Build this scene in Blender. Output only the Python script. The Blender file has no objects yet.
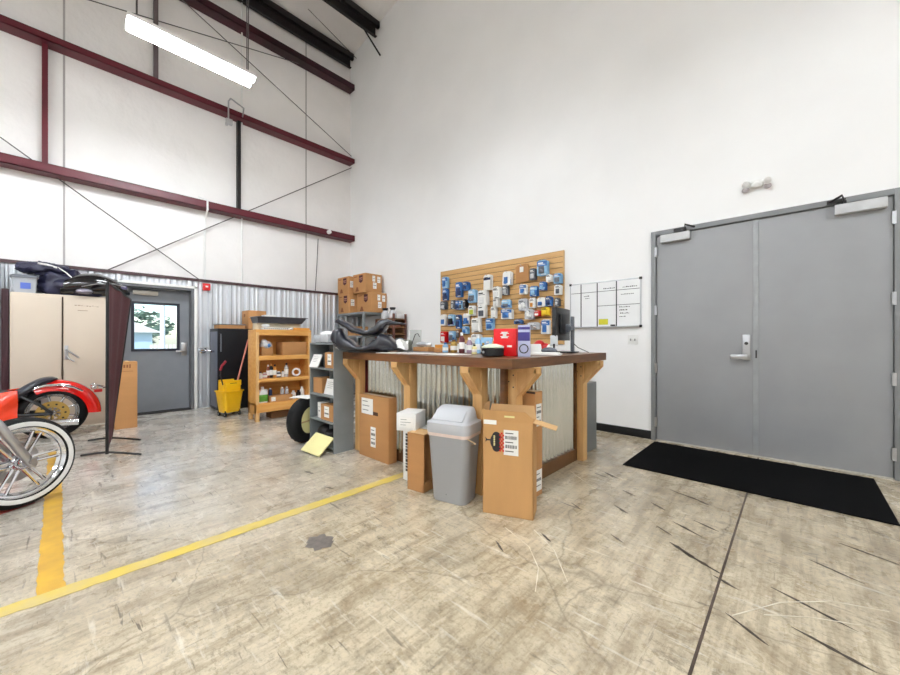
import bpy, bmesh, math, random
from mathutils import Matrix, Vector, noise as mnoise
random.seed(11)
S = bpy.context.scene
COL = S.collection
PI = math.pi
R = math.radians

# ------------------------------------------------------------------ camera, world, sun, exposure
cam = bpy.data.cameras.new('camera')
cam.sensor_width = 36.0
cam.lens = 368 / 900 * 36
cam.shift_y = 2.5 / 900
cam.clip_start = 0.02
cam_o = bpy.data.objects.new('camera', cam)
COL.objects.link(cam_o)
cam_o.location = (0, 0, 1.195)
cam_o.rotation_euler = (R(90), 0, R(43.2))
S.camera = cam_o

W = bpy.data.worlds.new('world')
S.world = W
W.use_nodes = True
nt = W.node_tree
bg = nt.nodes['Background']
sky = nt.nodes.new('ShaderNodeTexSky')
sky.sky_type = 'NISHITA'
sky.sun_disc = False
sky.sun_elevation = R(48)
sky.sun_rotation = R(120)
nt.links.new(sky.outputs[0], bg.inputs[0])
bg.inputs[1].default_value = 0.34

sun = bpy.data.lights.new('sun', 'SUN')
sun.energy = 4.5
sun.angle = R(1.0)
sun_o = bpy.data.objects.new('sun', sun)
COL.objects.link(sun_o)
sun_o.rotation_euler = (R(40), 0, R(50))

LAMP_GLOW = 138.0
S.view_settings.view_transform = 'Standard'
S.view_settings.look = 'None'
S.view_settings.gamma = 1.0
S.view_settings.use_curve_mapping = False
S.view_settings.exposure = 0.0
try:
    S.cycles.use_denoising = True
    S.cycles.max_bounces = 12
    S.cycles.diffuse_bounces = 8
    S.cycles.sample_clamp_indirect = 8
except Exception:
    pass


# ------------------------------------------------------------------ helpers
def lin(c):
    return tuple(((v / 255) / 12.92 if v / 255 <= 0.04045 else ((v / 255 + 0.055) / 1.055) ** 2.4) for v in c) + (1.0,)


MATS = {}


def mat(name, c, rough=0.5, metal=0.0, var=0.12, scale=6.0, bump=0.0, bscale=40.0, stretch=(1, 1, 1), coat=0.0,
        emit=0.0, c2=None, spec=0.5):
    """Procedural material: the colour is broken up by noise, with optional bump."""
    if name in MATS:
        return MATS[name]
    m = bpy.data.materials.new(name)
    m.use_nodes = True
    t = m.node_tree
    p = t.nodes['Principled BSDF']
    co = t.nodes.new('ShaderNodeTexCoord')
    mp = t.nodes.new('ShaderNodeMapping')
    mp.inputs['Scale'].default_value = stretch
    t.links.new(co.outputs['Object'], mp.inputs[0])
    n = t.nodes.new('ShaderNodeTexNoise')
    n.inputs['Scale'].default_value = scale
    n.inputs['Detail'].default_value = 5
    t.links.new(mp.outputs[0], n.inputs['Vector'])
    rp = t.nodes.new('ShaderNodeValToRGB')
    a = lin(c)
    b = lin(c2) if c2 else tuple(min(1.0, v * (1 + var)) for v in a[:3]) + (1,)
    a2 = a if c2 else tuple(v * (1 - var) for v in a[:3]) + (1,)
    rp.color_ramp.elements[0].position = 0.3
    rp.color_ramp.elements[1].position = 0.7
    rp.color_ramp.elements[0].color = a2
    rp.color_ramp.elements[1].color = b
    t.links.new(n.outputs[0], rp.inputs[0])
    t.links.new(rp.outputs[0], p.inputs['Base Color'])
    p.inputs['Roughness'].default_value = rough
    p.inputs['Metallic'].default_value = metal
    p.inputs['Coat Weight'].default_value = coat
    p.inputs['Specular IOR Level'].default_value = spec
    if bump:
        n2 = t.nodes.new('ShaderNodeTexNoise')
        n2.inputs['Scale'].default_value = bscale
        n2.inputs['Detail'].default_value = 4
        t.links.new(mp.outputs[0], n2.inputs['Vector'])
        bp = t.nodes.new('ShaderNodeBump')
        bp.inputs['Strength'].default_value = bump
        bp.inputs['Distance'].default_value = 0.02
        t.links.new(n2.outputs[0], bp.inputs['Height'])
        t.links.new(bp.outputs[0], p.inputs['Normal'])
    if emit:
        p.inputs['Emission Color'].default_value = a
        p.inputs['Emission Strength'].default_value = emit
    MATS[name] = m
    return m


class MB:
    """Collects shapes and links them as ONE mesh object."""

    def __init__(self):
        self.v, self.f, self.m = [], [], []

    def add(self, vs, fs, mi=0, M=None):
        o = len(self.v)
        if M is not None:
            vs = [M @ Vector(p) for p in vs]
        self.v += [tuple(p) for p in vs]
        self.f += [tuple(i + o for i in f) for f in fs]
        self.m += [mi] * len(fs)
        return self

    def box(self, x0, x1, y0, y1, z0, z1, b=0.0, mi=0, M=None):
        if x0 > x1: x0, x1 = x1, x0
        if y0 > y1: y0, y1 = y1, y0
        if z0 > z1: z0, z1 = z1, z0
        if b <= 0:
            vs = [(x0, y0, z0), (x1, y0, z0), (x1, y1, z0), (x0, y1, z0), (x0, y0, z1), (x1, y0, z1), (x1, y1, z1), (x0, y1, z1)]
            fs = [(3, 2, 1, 0), (4, 5, 6, 7), (0, 1, 5, 4), (1, 2, 6, 5), (2, 3, 7, 6), (3, 0, 4, 7)]
            return self.add(vs, fs, mi, M)
        bm = bmesh.new()
        bmesh.ops.create_cube(bm, size=1)
        for q in bm.verts:
            q.co = ((x0 + x1) / 2 + q.co.x * (x1 - x0), (y0 + y1) / 2 + q.co.y * (y1 - y0), (z0 + z1) / 2 + q.co.z * (z1 - z0))
        b = min(b, 0.45 * min(x1 - x0, y1 - y0, z1 - z0))
        bmesh.ops.bevel(bm, geom=bm.edges[:], offset=b, segments=2, affect='EDGES', profile=0.6)
        bm.verts.index_update()
        vs = [q.co.copy() for q in bm.verts]
        fs = [tuple(q.index for q in f.verts) for f in bm.faces]
        bm.free()
        return self.add(vs, fs, mi, M)

    def loft(self, rings, mi=0, M=None, caps=True, closed=True):
        n = len(rings[0])
        vs = [p for r in rings for p in r]
        fs = []
        for i in range(len(rings) - 1):
            for j in range(n if closed else n - 1):
                k = (j + 1) % n
                fs.append((i * n + j, i * n + k, (i + 1) * n + k, (i + 1) * n + j))
        if caps and closed:
            fs.append(tuple(range(n - 1, -1, -1)))
            fs.append(tuple((len(rings) - 1) * n + j for j in range(n)))
        return self.add(vs, fs, mi, M)

    def tube(self, pts, r, n=10, mi=0, M=None):
        pts = [Vector(p) for p in pts]
        rs = r if isinstance(r, (list, tuple)) else [r] * len(pts)
        rings = []
        up = None
        for i, p in enumerate(pts):
            d = (pts[min(i + 1, len(pts) - 1)] - pts[max(i - 1, 0)]).normalized()
            if up is None:
                up = Vector((0, 0, 1)) if abs(d.z) < 0.9 else Vector((1, 0, 0))
            s = d.cross(up).normalized()
            up = s.cross(d).normalized()
            rings.append([p + (s * math.cos(2 * PI * k / n) + up * math.sin(2 * PI * k / n)) * rs[i] for k in range(n)])
        return self.loft(rings, mi, M)

    def cyl(self, p0, p1, r0, r1=None, n=16, mi=0, M=None):
        return self.tube([p0, p1], [r0, r0 if r1 is None else r1], n, mi, M)

    def lathe(self, prof, n=32, mi=0, M=None, closed=False):
        """prof: (radius, height) list turned about z."""
        rings = [[(r * math.cos(2 * PI * k / n), r * math.sin(2 * PI * k / n), z) for k in range(n)] for r, z in prof]
        if closed:
            rings.append(rings[0])
        return self.loft(rings, mi, M, caps=not closed)

    def prism(self, poly, d0, d1, axis='y', mi=0, M=None):
        def P(a, b, d):
            return (a, d, b) if axis == 'y' else ((d, a, b) if axis == 'x' else (a, b, d))
        n = len(poly)
        vs = [P(a, b, d0) for a, b in poly] + [P(a, b, d1) for a, b in poly]
        fs = [tuple(range(n)), tuple(range(2 * n - 1, n - 1, -1))]
        for i in range(n):
            j = (i + 1) % n
            fs.append((i, n + i, n + j, j))
        return self.add(vs, fs, mi, M)

    def ell(self, c, r, mi=0, M=None, nu=16, nv=10):
        rings = []
        for i in range(nv + 1):
            a = -PI / 2 + PI * i / nv
            q = max(math.cos(a), 0.02)
            rings.append([(c[0] + r[0] * q * math.cos(2 * PI * k / nu), c[1] + r[1] * q * math.sin(2 * PI * k / nu), c[2] + r[2] * math.sin(a)) for k in range(nu)])
        return self.loft(rings, mi, M)

    def sheet(self, pts, th, mi=0, M=None):
        """pts: rows of points; a thin closed sheet of thickness th along z/normal."""
        nu, nv = len(pts), len(pts[0])
        P = [[Vector(p) for p in r] for r in pts]
        top, bot = [], []
        for i in range(nu):
            for j in range(nv):
                du = P[min(i + 1, nu - 1)][j] - P[max(i - 1, 0)][j]
                dv = P[i][min(j + 1, nv - 1)] - P[i][max(j - 1, 0)]
                nn = du.cross(dv)
                nn = nn.normalized() if nn.length > 1e-9 else Vector((0, 0, 1))
                top.append(P[i][j] + nn * th / 2)
                bot.append(P[i][j] - nn * th / 2)
        N = nu * nv
        fs = []
        for i in range(nu - 1):
            for j in range(nv - 1):
                a, b, c, d = i * nv + j, (i + 1) * nv + j, (i + 1) * nv + j + 1, i * nv + j + 1
                fs.append((a, b, c, d))
                fs.append((N + d, N + c, N + b, N + a))
        for i in range(nu - 1):
            a, b = i * nv, (i + 1) * nv
            fs.append((b, a, N + a, N + b))
            a, b = i * nv + nv - 1, (i + 1) * nv + nv - 1
            fs.append((a, b, N + b, N + a))
        for j in range(nv - 1):
            a, b = j, j + 1
            fs.append((a, b, N + b, N + a))
            a, b = (nu - 1) * nv + j, (nu - 1) * nv + j + 1
            fs.append((b, a, N + a, N + b))
        return self.add(top + bot, fs, mi, M)

    def build(self, name, mats, parent=None, loc=(0, 0, 0), rz=0.0, ang=35):
        me = bpy.data.meshes.new(name)
        me.from_pydata(self.v, [], self.f)
        for m in (mats if isinstance(mats, (list, tuple)) else [mats]):
            me.materials.append(m)
        me.polygons.foreach_set('material_index', self.m)
        bm = bmesh.new()
        bm.from_mesh(me)
        bmesh.ops.recalc_face_normals(bm, faces=bm.faces[:])
        bm.to_mesh(me)
        bm.free()
        me.polygons.foreach_set('use_smooth', [True] * len(me.polygons))
        me.set_sharp_from_angle(angle=R(ang))
        me.update()
        o = bpy.data.objects.new(name, me)
        COL.objects.link(o)
        o.location = loc
        o.rotation_euler = (0, 0, rz)
        if parent:
            o.parent = parent
        return o


def tag(o, label, cat=None, group=None, kind=None):
    o['label'] = label
    if cat: o['category'] = cat
    if group: o['group'] = group
    if kind: o['kind'] = kind
    return o


def T(name, label, cat, loc=(0, 0, 0), rz=0.0, group=None, kind=None):
    o = bpy.data.objects.new(name, None)
    o.empty_display_size = 0.1
    COL.objects.link(o)
    o.location = loc
    o.rotation_euler = (0, 0, rz)
    return tag(o, label, cat, group, kind)


def st(o, label=None):
    o['kind'] = 'structure'
    if label: o['label'] = label
    return o


def RX(a): return Matrix.Rotation(a, 4, 'X')
def RY(a): return Matrix.Rotation(a, 4, 'Y')
def RZ(a): return Matrix.Rotation(a, 4, 'Z')
def TR(x, y, z): return Matrix.Translation((x, y, z))


# ------------------------------------------------------------------ materials
M_wall = mat('white wall paint', (243, 243, 243), 0.75, var=0.02, scale=1.5, bump=0.05, bscale=60)
M_insul = mat('white insulation facing', (234, 231, 229), 0.55, var=0.035, scale=1.2, bump=1.0, bscale=4.0)
M_liner = mat('white liner sheet', (216, 220, 226), 0.3, 0.55, var=0.04, scale=3, stretch=(1, 1, .2))
M_girt = mat('maroon steel primer', (84, 12, 30), 0.42, var=0.25, scale=2, c2=(100, 22, 36))
M_dark = mat('dark steel', (24, 18, 19), 0.5, var=0.2)
M_white = mat('white plastic', (232, 232, 230), 0.4, var=0.03)
M_paper = mat('white paper', (238, 237, 233), 0.8, var=0.03)
M_ink = mat('dark print', (45, 42, 44), 0.7, var=0.1)
M_grey_door = mat('grey door paint', (152, 153, 155), 0.42, var=0.05, scale=2.5, bump=0.04, bscale=90)
M_grey_frame = mat('grey frame paint', (128, 130, 132), 0.42, var=0.05)
M_chrome = mat('chrome', (225, 226, 230), 0.1, 1.0, var=0.03)
M_alu = mat('satin aluminium', (188, 189, 192), 0.3, 1.0, var=0.06)
M_black = mat('black plastic', (12, 12, 14), 0.4, var=0.2)
M_blackgloss = mat('black gloss', (12, 12, 16), 0.12, var=0.2, coat=0.6)
M_rubber = mat('black rubber', (12, 12, 13), 0.7, var=0.2, scale=30, bump=0.15, bscale=120, spec=0.3)
M_leather = mat('black seat vinyl', (28, 30, 42), 0.28, var=0.2, scale=20, bump=0.06, bscale=160, coat=.3)
M_card = mat('brown cardboard', (184, 134, 84), 0.8, var=0.06, scale=3, stretch=(1, 1, 4))
M_card2 = mat('tan cardboard', (196, 150, 96), 0.8, var=0.05, scale=3, stretch=(4, 1, 1))
M_cardin = mat('cardboard inside', (206, 166, 116), 0.85, var=0.05)
M_tape = mat('packing tape', (200, 170, 120), 0.3, var=0.05)
M_pine = mat('pine lumber', (226, 184, 126), 0.55, var=0.1, scale=3, stretch=(8, 8, 0.7), c2=(206, 156, 96))
M_pineH = mat('pine boards', (226, 172, 96), 0.5, var=0.1, scale=3, stretch=(6, 0.8, 8), c2=(210, 146, 68))
M_brown = mat('dark stained wood', (122, 80, 42), 0.32, var=0.2, scale=4, stretch=(1, 1, 6), c2=(84, 52, 26), coat=0.2)
M_brownraw = mat('brown base board', (110, 74, 40), 0.55, var=0.2, scale=4)
M_galv = mat('galvanised sheet', (196, 196, 190), 0.18, 1.0, var=0.08, scale=9, stretch=(1, 1, .5))
M_slat = mat('maple slatwall', (216, 174, 116), 0.5, var=0.05, scale=2, stretch=(1, 1, 12), c2=(202, 156, 96))
M_slatg = mat('slatwall groove', (98, 66, 38), 0.7, var=0.1)
M_red = mat('red motorcycle paint', (216, 22, 16), 0.14, var=0.04, coat=0.8)
M_orange = mat('orange red panel', (232, 62, 26), 0.25, var=0.1, bump=0.3, bscale=9, coat=0.4)
M_gold = mat('gold rotor', (196, 164, 92), 0.3, 0.9, var=0.1)
M_beige = mat('beige locker paint', (208, 194, 176), 0.45, var=0.03, scale=2)
M_maroon = mat('maroon cloth', (84, 44, 50), 0.8, var=0.12, scale=30, bump=0.15, bscale=200)
M_greybin = mat('grey bin plastic', (166, 168, 172), 0.4, var=0.03, scale=3)
M_lidbin = mat('pale bin lid', (186, 188, 192), 0.38, var=0.03, scale=3)
M_greyshelf = mat('grey shelf paint', (126, 132, 134), 0.5, var=0.1, scale=5)
M_greycab = mat('grey cabinet paint', (118, 121, 121), 0.42, var=0.06)
M_yellow = mat('yellow bucket plastic', (240, 188, 22), 0.4, var=0.06)
M_yellowline = mat('yellow floor paint', (222, 178, 60), 0.45, scale=9, c2=(196, 150, 62))
M_yellowline2 = mat('yellow floor line', (222, 196, 74), 0.45, scale=7, c2=(208, 188, 122))
M_blueblack = mat('blue black cabinet', (8, 8, 14), 0.5, var=0.2, spec=0.25)
M_fire = mat('red alarm', (206, 20, 26), 0.35, var=0.05)
M_navy = mat('navy nylon', (32, 32, 58), 0.45, var=0.25, scale=8, bump=0.2, bscale=20)
M_blue = mat('blue pack', (58, 112, 178), 0.4, var=0.2, scale=18)
M_dblue = mat('dark blue pack', (40, 56, 98), 0.4, var=0.2, scale=18)
M_skyb = mat('pale blue pack', (146, 190, 222), 0.4, var=0.15, scale=18)
M_greyp = mat('grey pack', (92, 96, 104), 0.4, var=0.2, scale=20)
M_clear = mat('silvery bag film', (206, 208, 212), 0.18, 0.3, var=0.15, scale=12, bump=0.4, bscale=25)
M_ytag = mat('yellow tag', (234, 196, 30), 0.5, var=0.06)
M_lime = mat('yellow green tag', (206, 216, 90), 0.5, var=0.06)
M_purple = mat('violet print', (66, 56, 130), 0.5, var=0.15, scale=14)
M_green = mat('green label', (86, 150, 44), 0.5, var=0.15, scale=20)
M_cream = mat('cream foam', (232, 224, 160), 0.6, var=0.04)
M_mat = mat('black carpet mat', (7, 7, 8), 0.95, var=0.3, scale=60, bump=0.4, bscale=220, spec=0.1)
M_orangeb = mat('orange wood', (222, 152, 62), 0.5, var=0.1, scale=3, stretch=(6, 1, 6))
M_wbsurf = mat('whiteboard surface', (240, 241, 242), 0.22, var=0.015)
M_blackmk = mat('black marker', (58, 58, 62), 0.6, var=0.1)
M_tube = mat('fluorescent tube', (244, 250, 255), 0.4, var=0.0, emit=LAMP_GLOW)


def floor_material():
    m = bpy.data.materials.new('worn sealed concrete')
    m.use_nodes = True
    t = m.node_tree
    N = t.nodes.new
    L = t.links.new
    p = t.nodes['Principled BSDF']
    co = N('ShaderNodeTexCoord')
    OB = co.outputs['Object']

    def noise(scale, detail=6, rough=0.6, sc=(1, 1, 1), rot=0, dist=0.0, off=(0, 0, 0)):
        mp = N('ShaderNodeMapping')
        mp.inputs['Scale'].default_value = sc
        mp.inputs['Rotation'].default_value = (0, 0, rot)
        mp.inputs['Location'].default_value = off
        L(OB, mp.inputs[0])
        n = N('ShaderNodeTexNoise')
        n.inputs['Scale'].default_value = scale
        n.inputs['Detail'].default_value = detail
        n.inputs['Roughness'].default_value = rough
        n.inputs['Distortion'].default_value = dist
        L(mp.outputs[0], n.inputs['Vector'])
        return n.outputs[0]

    def ramp(src, pts):
        r = N('ShaderNodeValToRGB')
        e = r.color_ramp.elements
        while len(e) < len(pts):
            e.new(0.5)
        for k, (x, c) in enumerate(pts):
            e[k].position = x
            e[k].color = c if len(c) == 4 else lin(c)
        L(src, r.inputs[0])
        return r.outputs[0]

    def mix(a, b, f, mode='MIX'):
        x = N('ShaderNodeMix')
        x.data_type = 'RGBA'
        x.blend_type = mode
        for i, s in ((6, a), (7, b)):
            if isinstance(s, tuple): x.inputs[i].default_value = s
            else: L(s, x.inputs[i])
        if isinstance(f, float): x.inputs[0].default_value = f
        else: L(f, x.inputs[0])
        return x.outputs[2]

    def mul(a, b):
        x = N('ShaderNodeMath')
        x.operation = 'MULTIPLY'
        for i, s in ((0, a), (1, b)):
            if isinstance(s, float): x.inputs[i].default_value = s
            else: L(s, x.inputs[i])
        return x.outputs[0]

    K, Wt = (0, 0, 0, 1), (1, 1, 1, 1)
    # the doorway side is browner with traffic dirt, the workshop side is greyer
    sep = N('ShaderNodeSeparateXYZ')
    L(OB, sep.inputs[0])
    mr = N('ShaderNodeMapRange')
    mr.inputs[1].default_value = -4.2
    mr.inputs[2].default_value = -0.9
    L(sep.outputs[0], mr.inputs[0])
    add = N('ShaderNodeMath')
    add.operation = 'ADD'
    L(mr.outputs[0], add.inputs[0])
    L(mul(noise(0.9, 5), 0.7), add.inputs[1])
    wear = ramp(add.outputs[0], [(0.3, K), (1.05, Wt)])
    base = mix(lin((229, 226, 221)), lin((216, 203, 178)), wear)
    big = ramp(noise(1.4, 8, 0.65, dist=0.4), [(0.33, (160, 152, 138)), (0.5, (240, 238, 234)), (0.7, (255, 254, 252))])
    c = mix(base, big, 0.6, 'MULTIPLY')
    stk = ramp(noise(2.4, 9, 0.7, sc=(7, 0.8, 1), rot=R(-6), dist=0.3), [(0.4, (168, 156, 138)), (0.54, (255, 254, 252))])
    c = mix(c, stk, 0.5, 'MULTIPLY')
    mott = ramp(noise(9, 8, 0.75), [(0.36, (128, 118, 102)), (0.52, (250, 248, 244))])
    c = mix(c, mott, 0.3, 'MULTIPLY')
    speck = ramp(noise(45, 4, 0.7), [(0.38, (96, 88, 76)), (0.5, (255, 255, 255))])
    c = mix(c, speck, 0.28, 'MULTIPLY')
    # black grit trodden in along the walking direction
    gt = ramp(noise(7.0, 10, 0.8, sc=(1, 2.6, 1), rot=R(30), off=(1, 4, 0)), [(0.53, K), (0.64, Wt)])
    gz = ramp(noise(0.8, 4, 0.6, off=(9, 5, 0)), [(0.4, K), (0.62, Wt)])
    c = mix(c, lin((92, 80, 64)), mul(mul(gt, gz), 0.85))
    fs = ramp(noise(3.2, 6, 0.65, sc=(16, 0.9, 1), rot=R(-4), off=(4, 0, 0)), [(0.6, K), (0.66, Wt)])
    c = mix(c, lin((96, 86, 74)), mul(mul(fs, gz), 0.6))
    # brown grime patches
    gr = ramp(noise(2.3, 9, 0.72, dist=0.8, off=(3, 1, 0)), [(0.54, K), (0.72, Wt)])
    c = mix(c, lin((122, 98, 66)), mul(mul(gr, 0.7), wear))
    # light scraped streaks
    ls = ramp(noise(3.0, 6, 0.6, sc=(1, 9, 1), rot=R(35), off=(7, 2, 0)), [(0.6, K), (0.68, Wt)])
    c = mix(c, lin((236, 230, 216)), mul(ls, 0.5))
    # dark dashes of scuff, in two directions
    for rot, sc, off, th, am in ((R(12), (1.6, 15, 1), (0, 0, 0), 0.665, 0.75), (R(-62), (1.4, 17, 1), (5, 3, 0), 0.68, 0.55), (R(70), (1.1, 22, 1), (2, 8, 0), 0.69, 0.5)):
        s = ramp(noise(2.2, 3, 0.55, sc=sc, rot=rot, dist=0.5, off=off), [(th, K), (th + 0.035, Wt)])
        br = ramp(noise(1.1, 4, 0.6, off=off), [(0.42, K), (0.55, Wt)])
        c = mix(c, lin((74, 62, 50)), mul(mul(s, br), am))
    # hairline cracks
    nz = N('ShaderNodeTexNoise')
    nz.inputs['Scale'].default_value = 1.5
    nz.inputs['Detail'].default_value = 5
    L(OB, nz.inputs['Vector'])
    va = N('ShaderNodeVectorMath')
    va.operation = 'MULTIPLY_ADD'
    va.inputs[1].default_value = (0.5, 0.5, 0.0)
    L(nz.outputs[1], va.inputs[0])
    L(OB, va.inputs[2])
    vo = N('ShaderNodeTexVoronoi')
    vo.feature = 'DISTANCE_TO_EDGE'
    vo.inputs['Scale'].default_value = 0.75
    L(va.outputs[0], vo.inputs['Vector'])
    cr = ramp(vo.outputs['Distance'], [(0.0, Wt), (0.006, K)])
    c = mix(c, lin((112, 98, 80)), mul(cr, 0.55))
    L(c, p.inputs['Base Color'])
    rr = ramp(noise(3.5, 6), [(0.3, (0.16, 0.16, 0.16, 1)), (0.75, (0.42, 0.42, 0.42, 1))])
    L(rr, p.inputs['Roughness'])
    bp = N('ShaderNodeBump')
    bp.inputs['Strength'].default_value = 0.12
    bp.inputs['Distance'].default_value = 0.01
    L(noise(18, 6), bp.inputs['Height'])
    L(bp.outputs[0], p.inputs['Normal'])
    p.inputs['Coat Weight'].default_value = 0.35
    p.inputs['Coat Roughness'].default_value = 0.13
    return m


def glass_material():
    m = bpy.data.materials.new('window glass')
    m.use_nodes = True
    t = m.node_tree
    out = t.nodes['Material Output']
    t.nodes.remove(t.nodes['Principled BSDF'])
    tr = t.nodes.new('ShaderNodeBsdfTransparent')
    tr.inputs[0].default_value = (0.93, 0.96, 0.97, 1)
    gl = t.nodes.new('ShaderNodeBsdfGlossy')
    gl.inputs['Roughness'].default_value = 0.02
    fr = t.nodes.new('ShaderNodeFresnel')
    fr.inputs[0].default_value = 1.45
    mx = t.nodes.new('ShaderNodeMixShader')
    t.links.new(fr.outputs[0], mx.inputs[0])
    t.links.new(tr.outputs[0], mx.inputs[1])
    t.links.new(gl.outputs[0], mx.inputs[2])
    t.links.new(mx.outputs[0], out.inputs[0])
    return m


M_floor = floor_material()
M_glass = glass_material()

# ------------------------------------------------------------------ the room shell
XW, XI, YN = -7.6, -7.95, 4.9          # liner face, insulated wall face, back wall face
b = MB(); b.box(-8.1, 7.1, -9.1, 5.05, -0.15, 0)
st(b.build('floor', M_floor), 'worn sealed concrete floor of the workshop')

b = MB()
DX0, DX1, DZ = -1.265, 0.665, 2.487
b.box(-8.1, DX0, YN, 5.05, 0, 10.6); b.box(DX1, 7.1, YN, 5.05, 0, 10.6); b.box(DX0, DX1, YN, 5.05, DZ, 10.6)
st(b.build('wall_back', M_wall), 'plain white wall with the grey double doors')

b = MB()
WY0, WY1, WZ = 0.62, 1.62, 2.10
b.box(-8.1, XI, -9.1, WY0, 0, 8.4); b.box(-8.1, XI, WY1, 5.05, 0, 8.4); b.box(-8.1, XI, WY0, WY1, WZ, 8.4)
for y in (-3.6, -1.77, 0.06, 3.78):
    b.box(XI, XI + 0.006, y - 0.012, y + 0.012, 2.27, 8.2, mi=1)
st(b.build('wall_left', [M_insul, mat('insulation seam', (170, 166, 163), 0.6, var=0.05)]), 'white insulated metal wall with maroon girts')

b = MB()
b.box(-8.1, 7.1, -9.25, -9.1, 0, 10.6); st(b.build('wall_front', M_wall), 'white wall behind the viewer')
b = MB()
b.box(7.1, 7.25, -9.25, 5.05, 0, 10.6); st(b.build('wall_right', M_wall), 'white wall to the right of the viewer')
b = MB()
b.add([(-8.1, -9.25, 8.06), (7.25, -9.25, 10.36), (7.25, 5.05, 10.36), (-8.1, 5.05, 8.06), (-8.1, -9.25, 8.2), (7.25, -9.25, 10.5), (7.25, 5.05, 10.5), (-8.1, 5.05, 8.2)],
      [(0, 1, 2, 3), (7, 6, 5, 4), (0, 4, 5, 1), (1, 5, 6, 2), (2, 6, 7, 3), (3, 7, 4, 0)])
st(b.build('ceiling', M_insul), 'white insulated sloping roof')


def rib(y):
    """outline of a ribbed wall sheet: a high rib each 0.305 m and two low ones between"""
    u = (y + 0.02) % 0.305
    def tr(c, top, base, h):
        d = abs(u - c)
        return h if d < top else (h * (base - d) / (base - top) if d < base else 0.0)
    return max(tr(0.05, 0.022, 0.045, 0.032), tr(0.16, 0.01, 0.02, 0.008), tr(0.23, 0.01, 0.02, 0.008))


def liner(y0, y1, z0, z1, b):
    n = max(2, int((y1 - y0) / 0.0075))
    rows = []
    for i in range(n + 1):
        y = y0 + (y1 - y0) * i / n
        x = XW - 0.032 + rib(y)
        rows.append([(x, y, z0), (x, y, z1)])
    b.sheet(rows, 0.002)


b = MB()
liner(-9.0, WY0, 0.0, 2.25, b); liner(WY1, 4.895, 0.0, 2.25, b); liner(WY0, WY1, WZ, 2.25, b)
st(b.build('trim_1', M_liner), 'white ribbed metal liner along the foot of the left wall')
b = MB(); b.box(XI, XW + 0.012, -9.0, 4.895, 2.25, 2.262); b.box(XW + 0.004, XW + 0.014, -9.0, 4.895, 2.215, 2.262)
st(b.build('trim_2', mat('dark liner cap', (66, 40, 44), 0.5)), 'dark cap strip on top of the ribbed liner')
b = MB(); b.box(-7.55, DX0, 4.885, YN, 0, 0.1, 0.004); st(b.build('baseboard_back', M_black), 'black rubber base along the white wall')
b = MB(); b.box(DX1, 7.1, 4.885, YN, 0, 0.1, 0.004); st(b.build('baseboard_back', M_black), 'black rubber base right of the double doors')

# floor joint and painted lines
b = MB(); b.box(-0.281, -0.270, -9.0, 4.86, 0.0005, 0.0015)
st(b.build('trim_3', mat('joint filler', (70, 56, 46), 0.7, var=0.3, scale=20)), 'dark saw cut joint in the concrete floor')


def painted(x0, x1, y0, y1, m, name, label):
    """a painted stripe with ragged worn edges"""
    random.seed(hash(label) % 1000 if False else len(label))
    bb = MB()
    along_y = (y1 - y0) > (x1 - x0)
    n = int(max(y1 - y0, x1 - x0) / 0.04)
    L0, L1 = [], []
    for i in range(n + 1):
        f = i / n
        j0, j1 = random.uniform(-.006, .006), random.uniform(-.006, .006)
        if along_y:
            y = y0 + (y1 - y0) * f
            L0.append((x0 + j0, y, 0.002)); L1.append((x1 + j1, y, 0.002))
        else:
            x = x0 + (x1 - x0) * f
            L0.append((x, y0 + j0, 0.0022)); L1.append((x, y1 + j1, 0.0022))
    bb.sheet([L0, L1], 0.0015)
    o = bb.build(name, m)
    st(o, label)


painted(-2.58, -2.49, -6.0, 2.12, M_yellowline2, 'trim_4', 'long yellow line painted across the concrete floor')
painted(-5.8, -2.58, -0.07, 0.02, M_yellowline, 'trim_5', 'short yellow line running under the front motorcycle wheel')

# girts, purlins and struts of the building frame
gl = MB


def girt(z, h, label, m=M_girt, y0=-9.05, y1=4.88, name='steel_girt', depth=0.22, x0=XI + 0.004):
    bb = MB()
    x1 = x0 + depth
    bb.box(x0, x1, y0, y1, z, z + 0.012)                    # web plate below
    bb.box(x1 - 0.008, x1, y0, y1, z, z + h)                # inner lip
    bb.box(x0, x1, y0, y1, z + h - 0.012, z + h)
    st(bb.build(name, m), label)


girt(3.57, 0.13, 'lower maroon steel girt crossing the left wall')
girt(5.44, 0.10, 'middle maroon steel girt crossing the left wall')
girt(7.20, 0.13, 'upper maroon steel girt just below the eave', mat('deep maroon primer', (64, 10, 30), 0.45, var=0.3, scale=1.5, c2=(36, 10, 16)))


def purlin(x, z, h, label):
    bb = MB()
    bb.box(x, x + 0.07, -9.05, 4.86, z, z + 0.012)
    bb.box(x, x + 0.01, -9.05, 4.86, z, z + h)
    bb.box(x + 0.10, x + 0.17, -9.05, 4.86, z + h * .5, z + h * .5 + .012)
    bb.box(x + 0.16, x + 0.17, -9.05, 4.86, z + h * .5, z + h)
    st(bb.build('roof_purlin', M_dark), label)


purlin(-7.9, 7.78, 0.28, 'black eave strut along the top of the left wall')
purlin(-6.86, 7.95, 0.27, 'black roof purlin next to the eave')
purlin(-5.2, 8.2, 0.27, 'black roof purlin second from the eave')


def strut(y, z0, z1, label, m=M_girt):
    bb = MB(); bb.box(XI + 0.02, XI + 0.10, y - 0.03, y + 0.03, z0, z1)
    st(bb.build('wall_strut', m), label)


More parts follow.
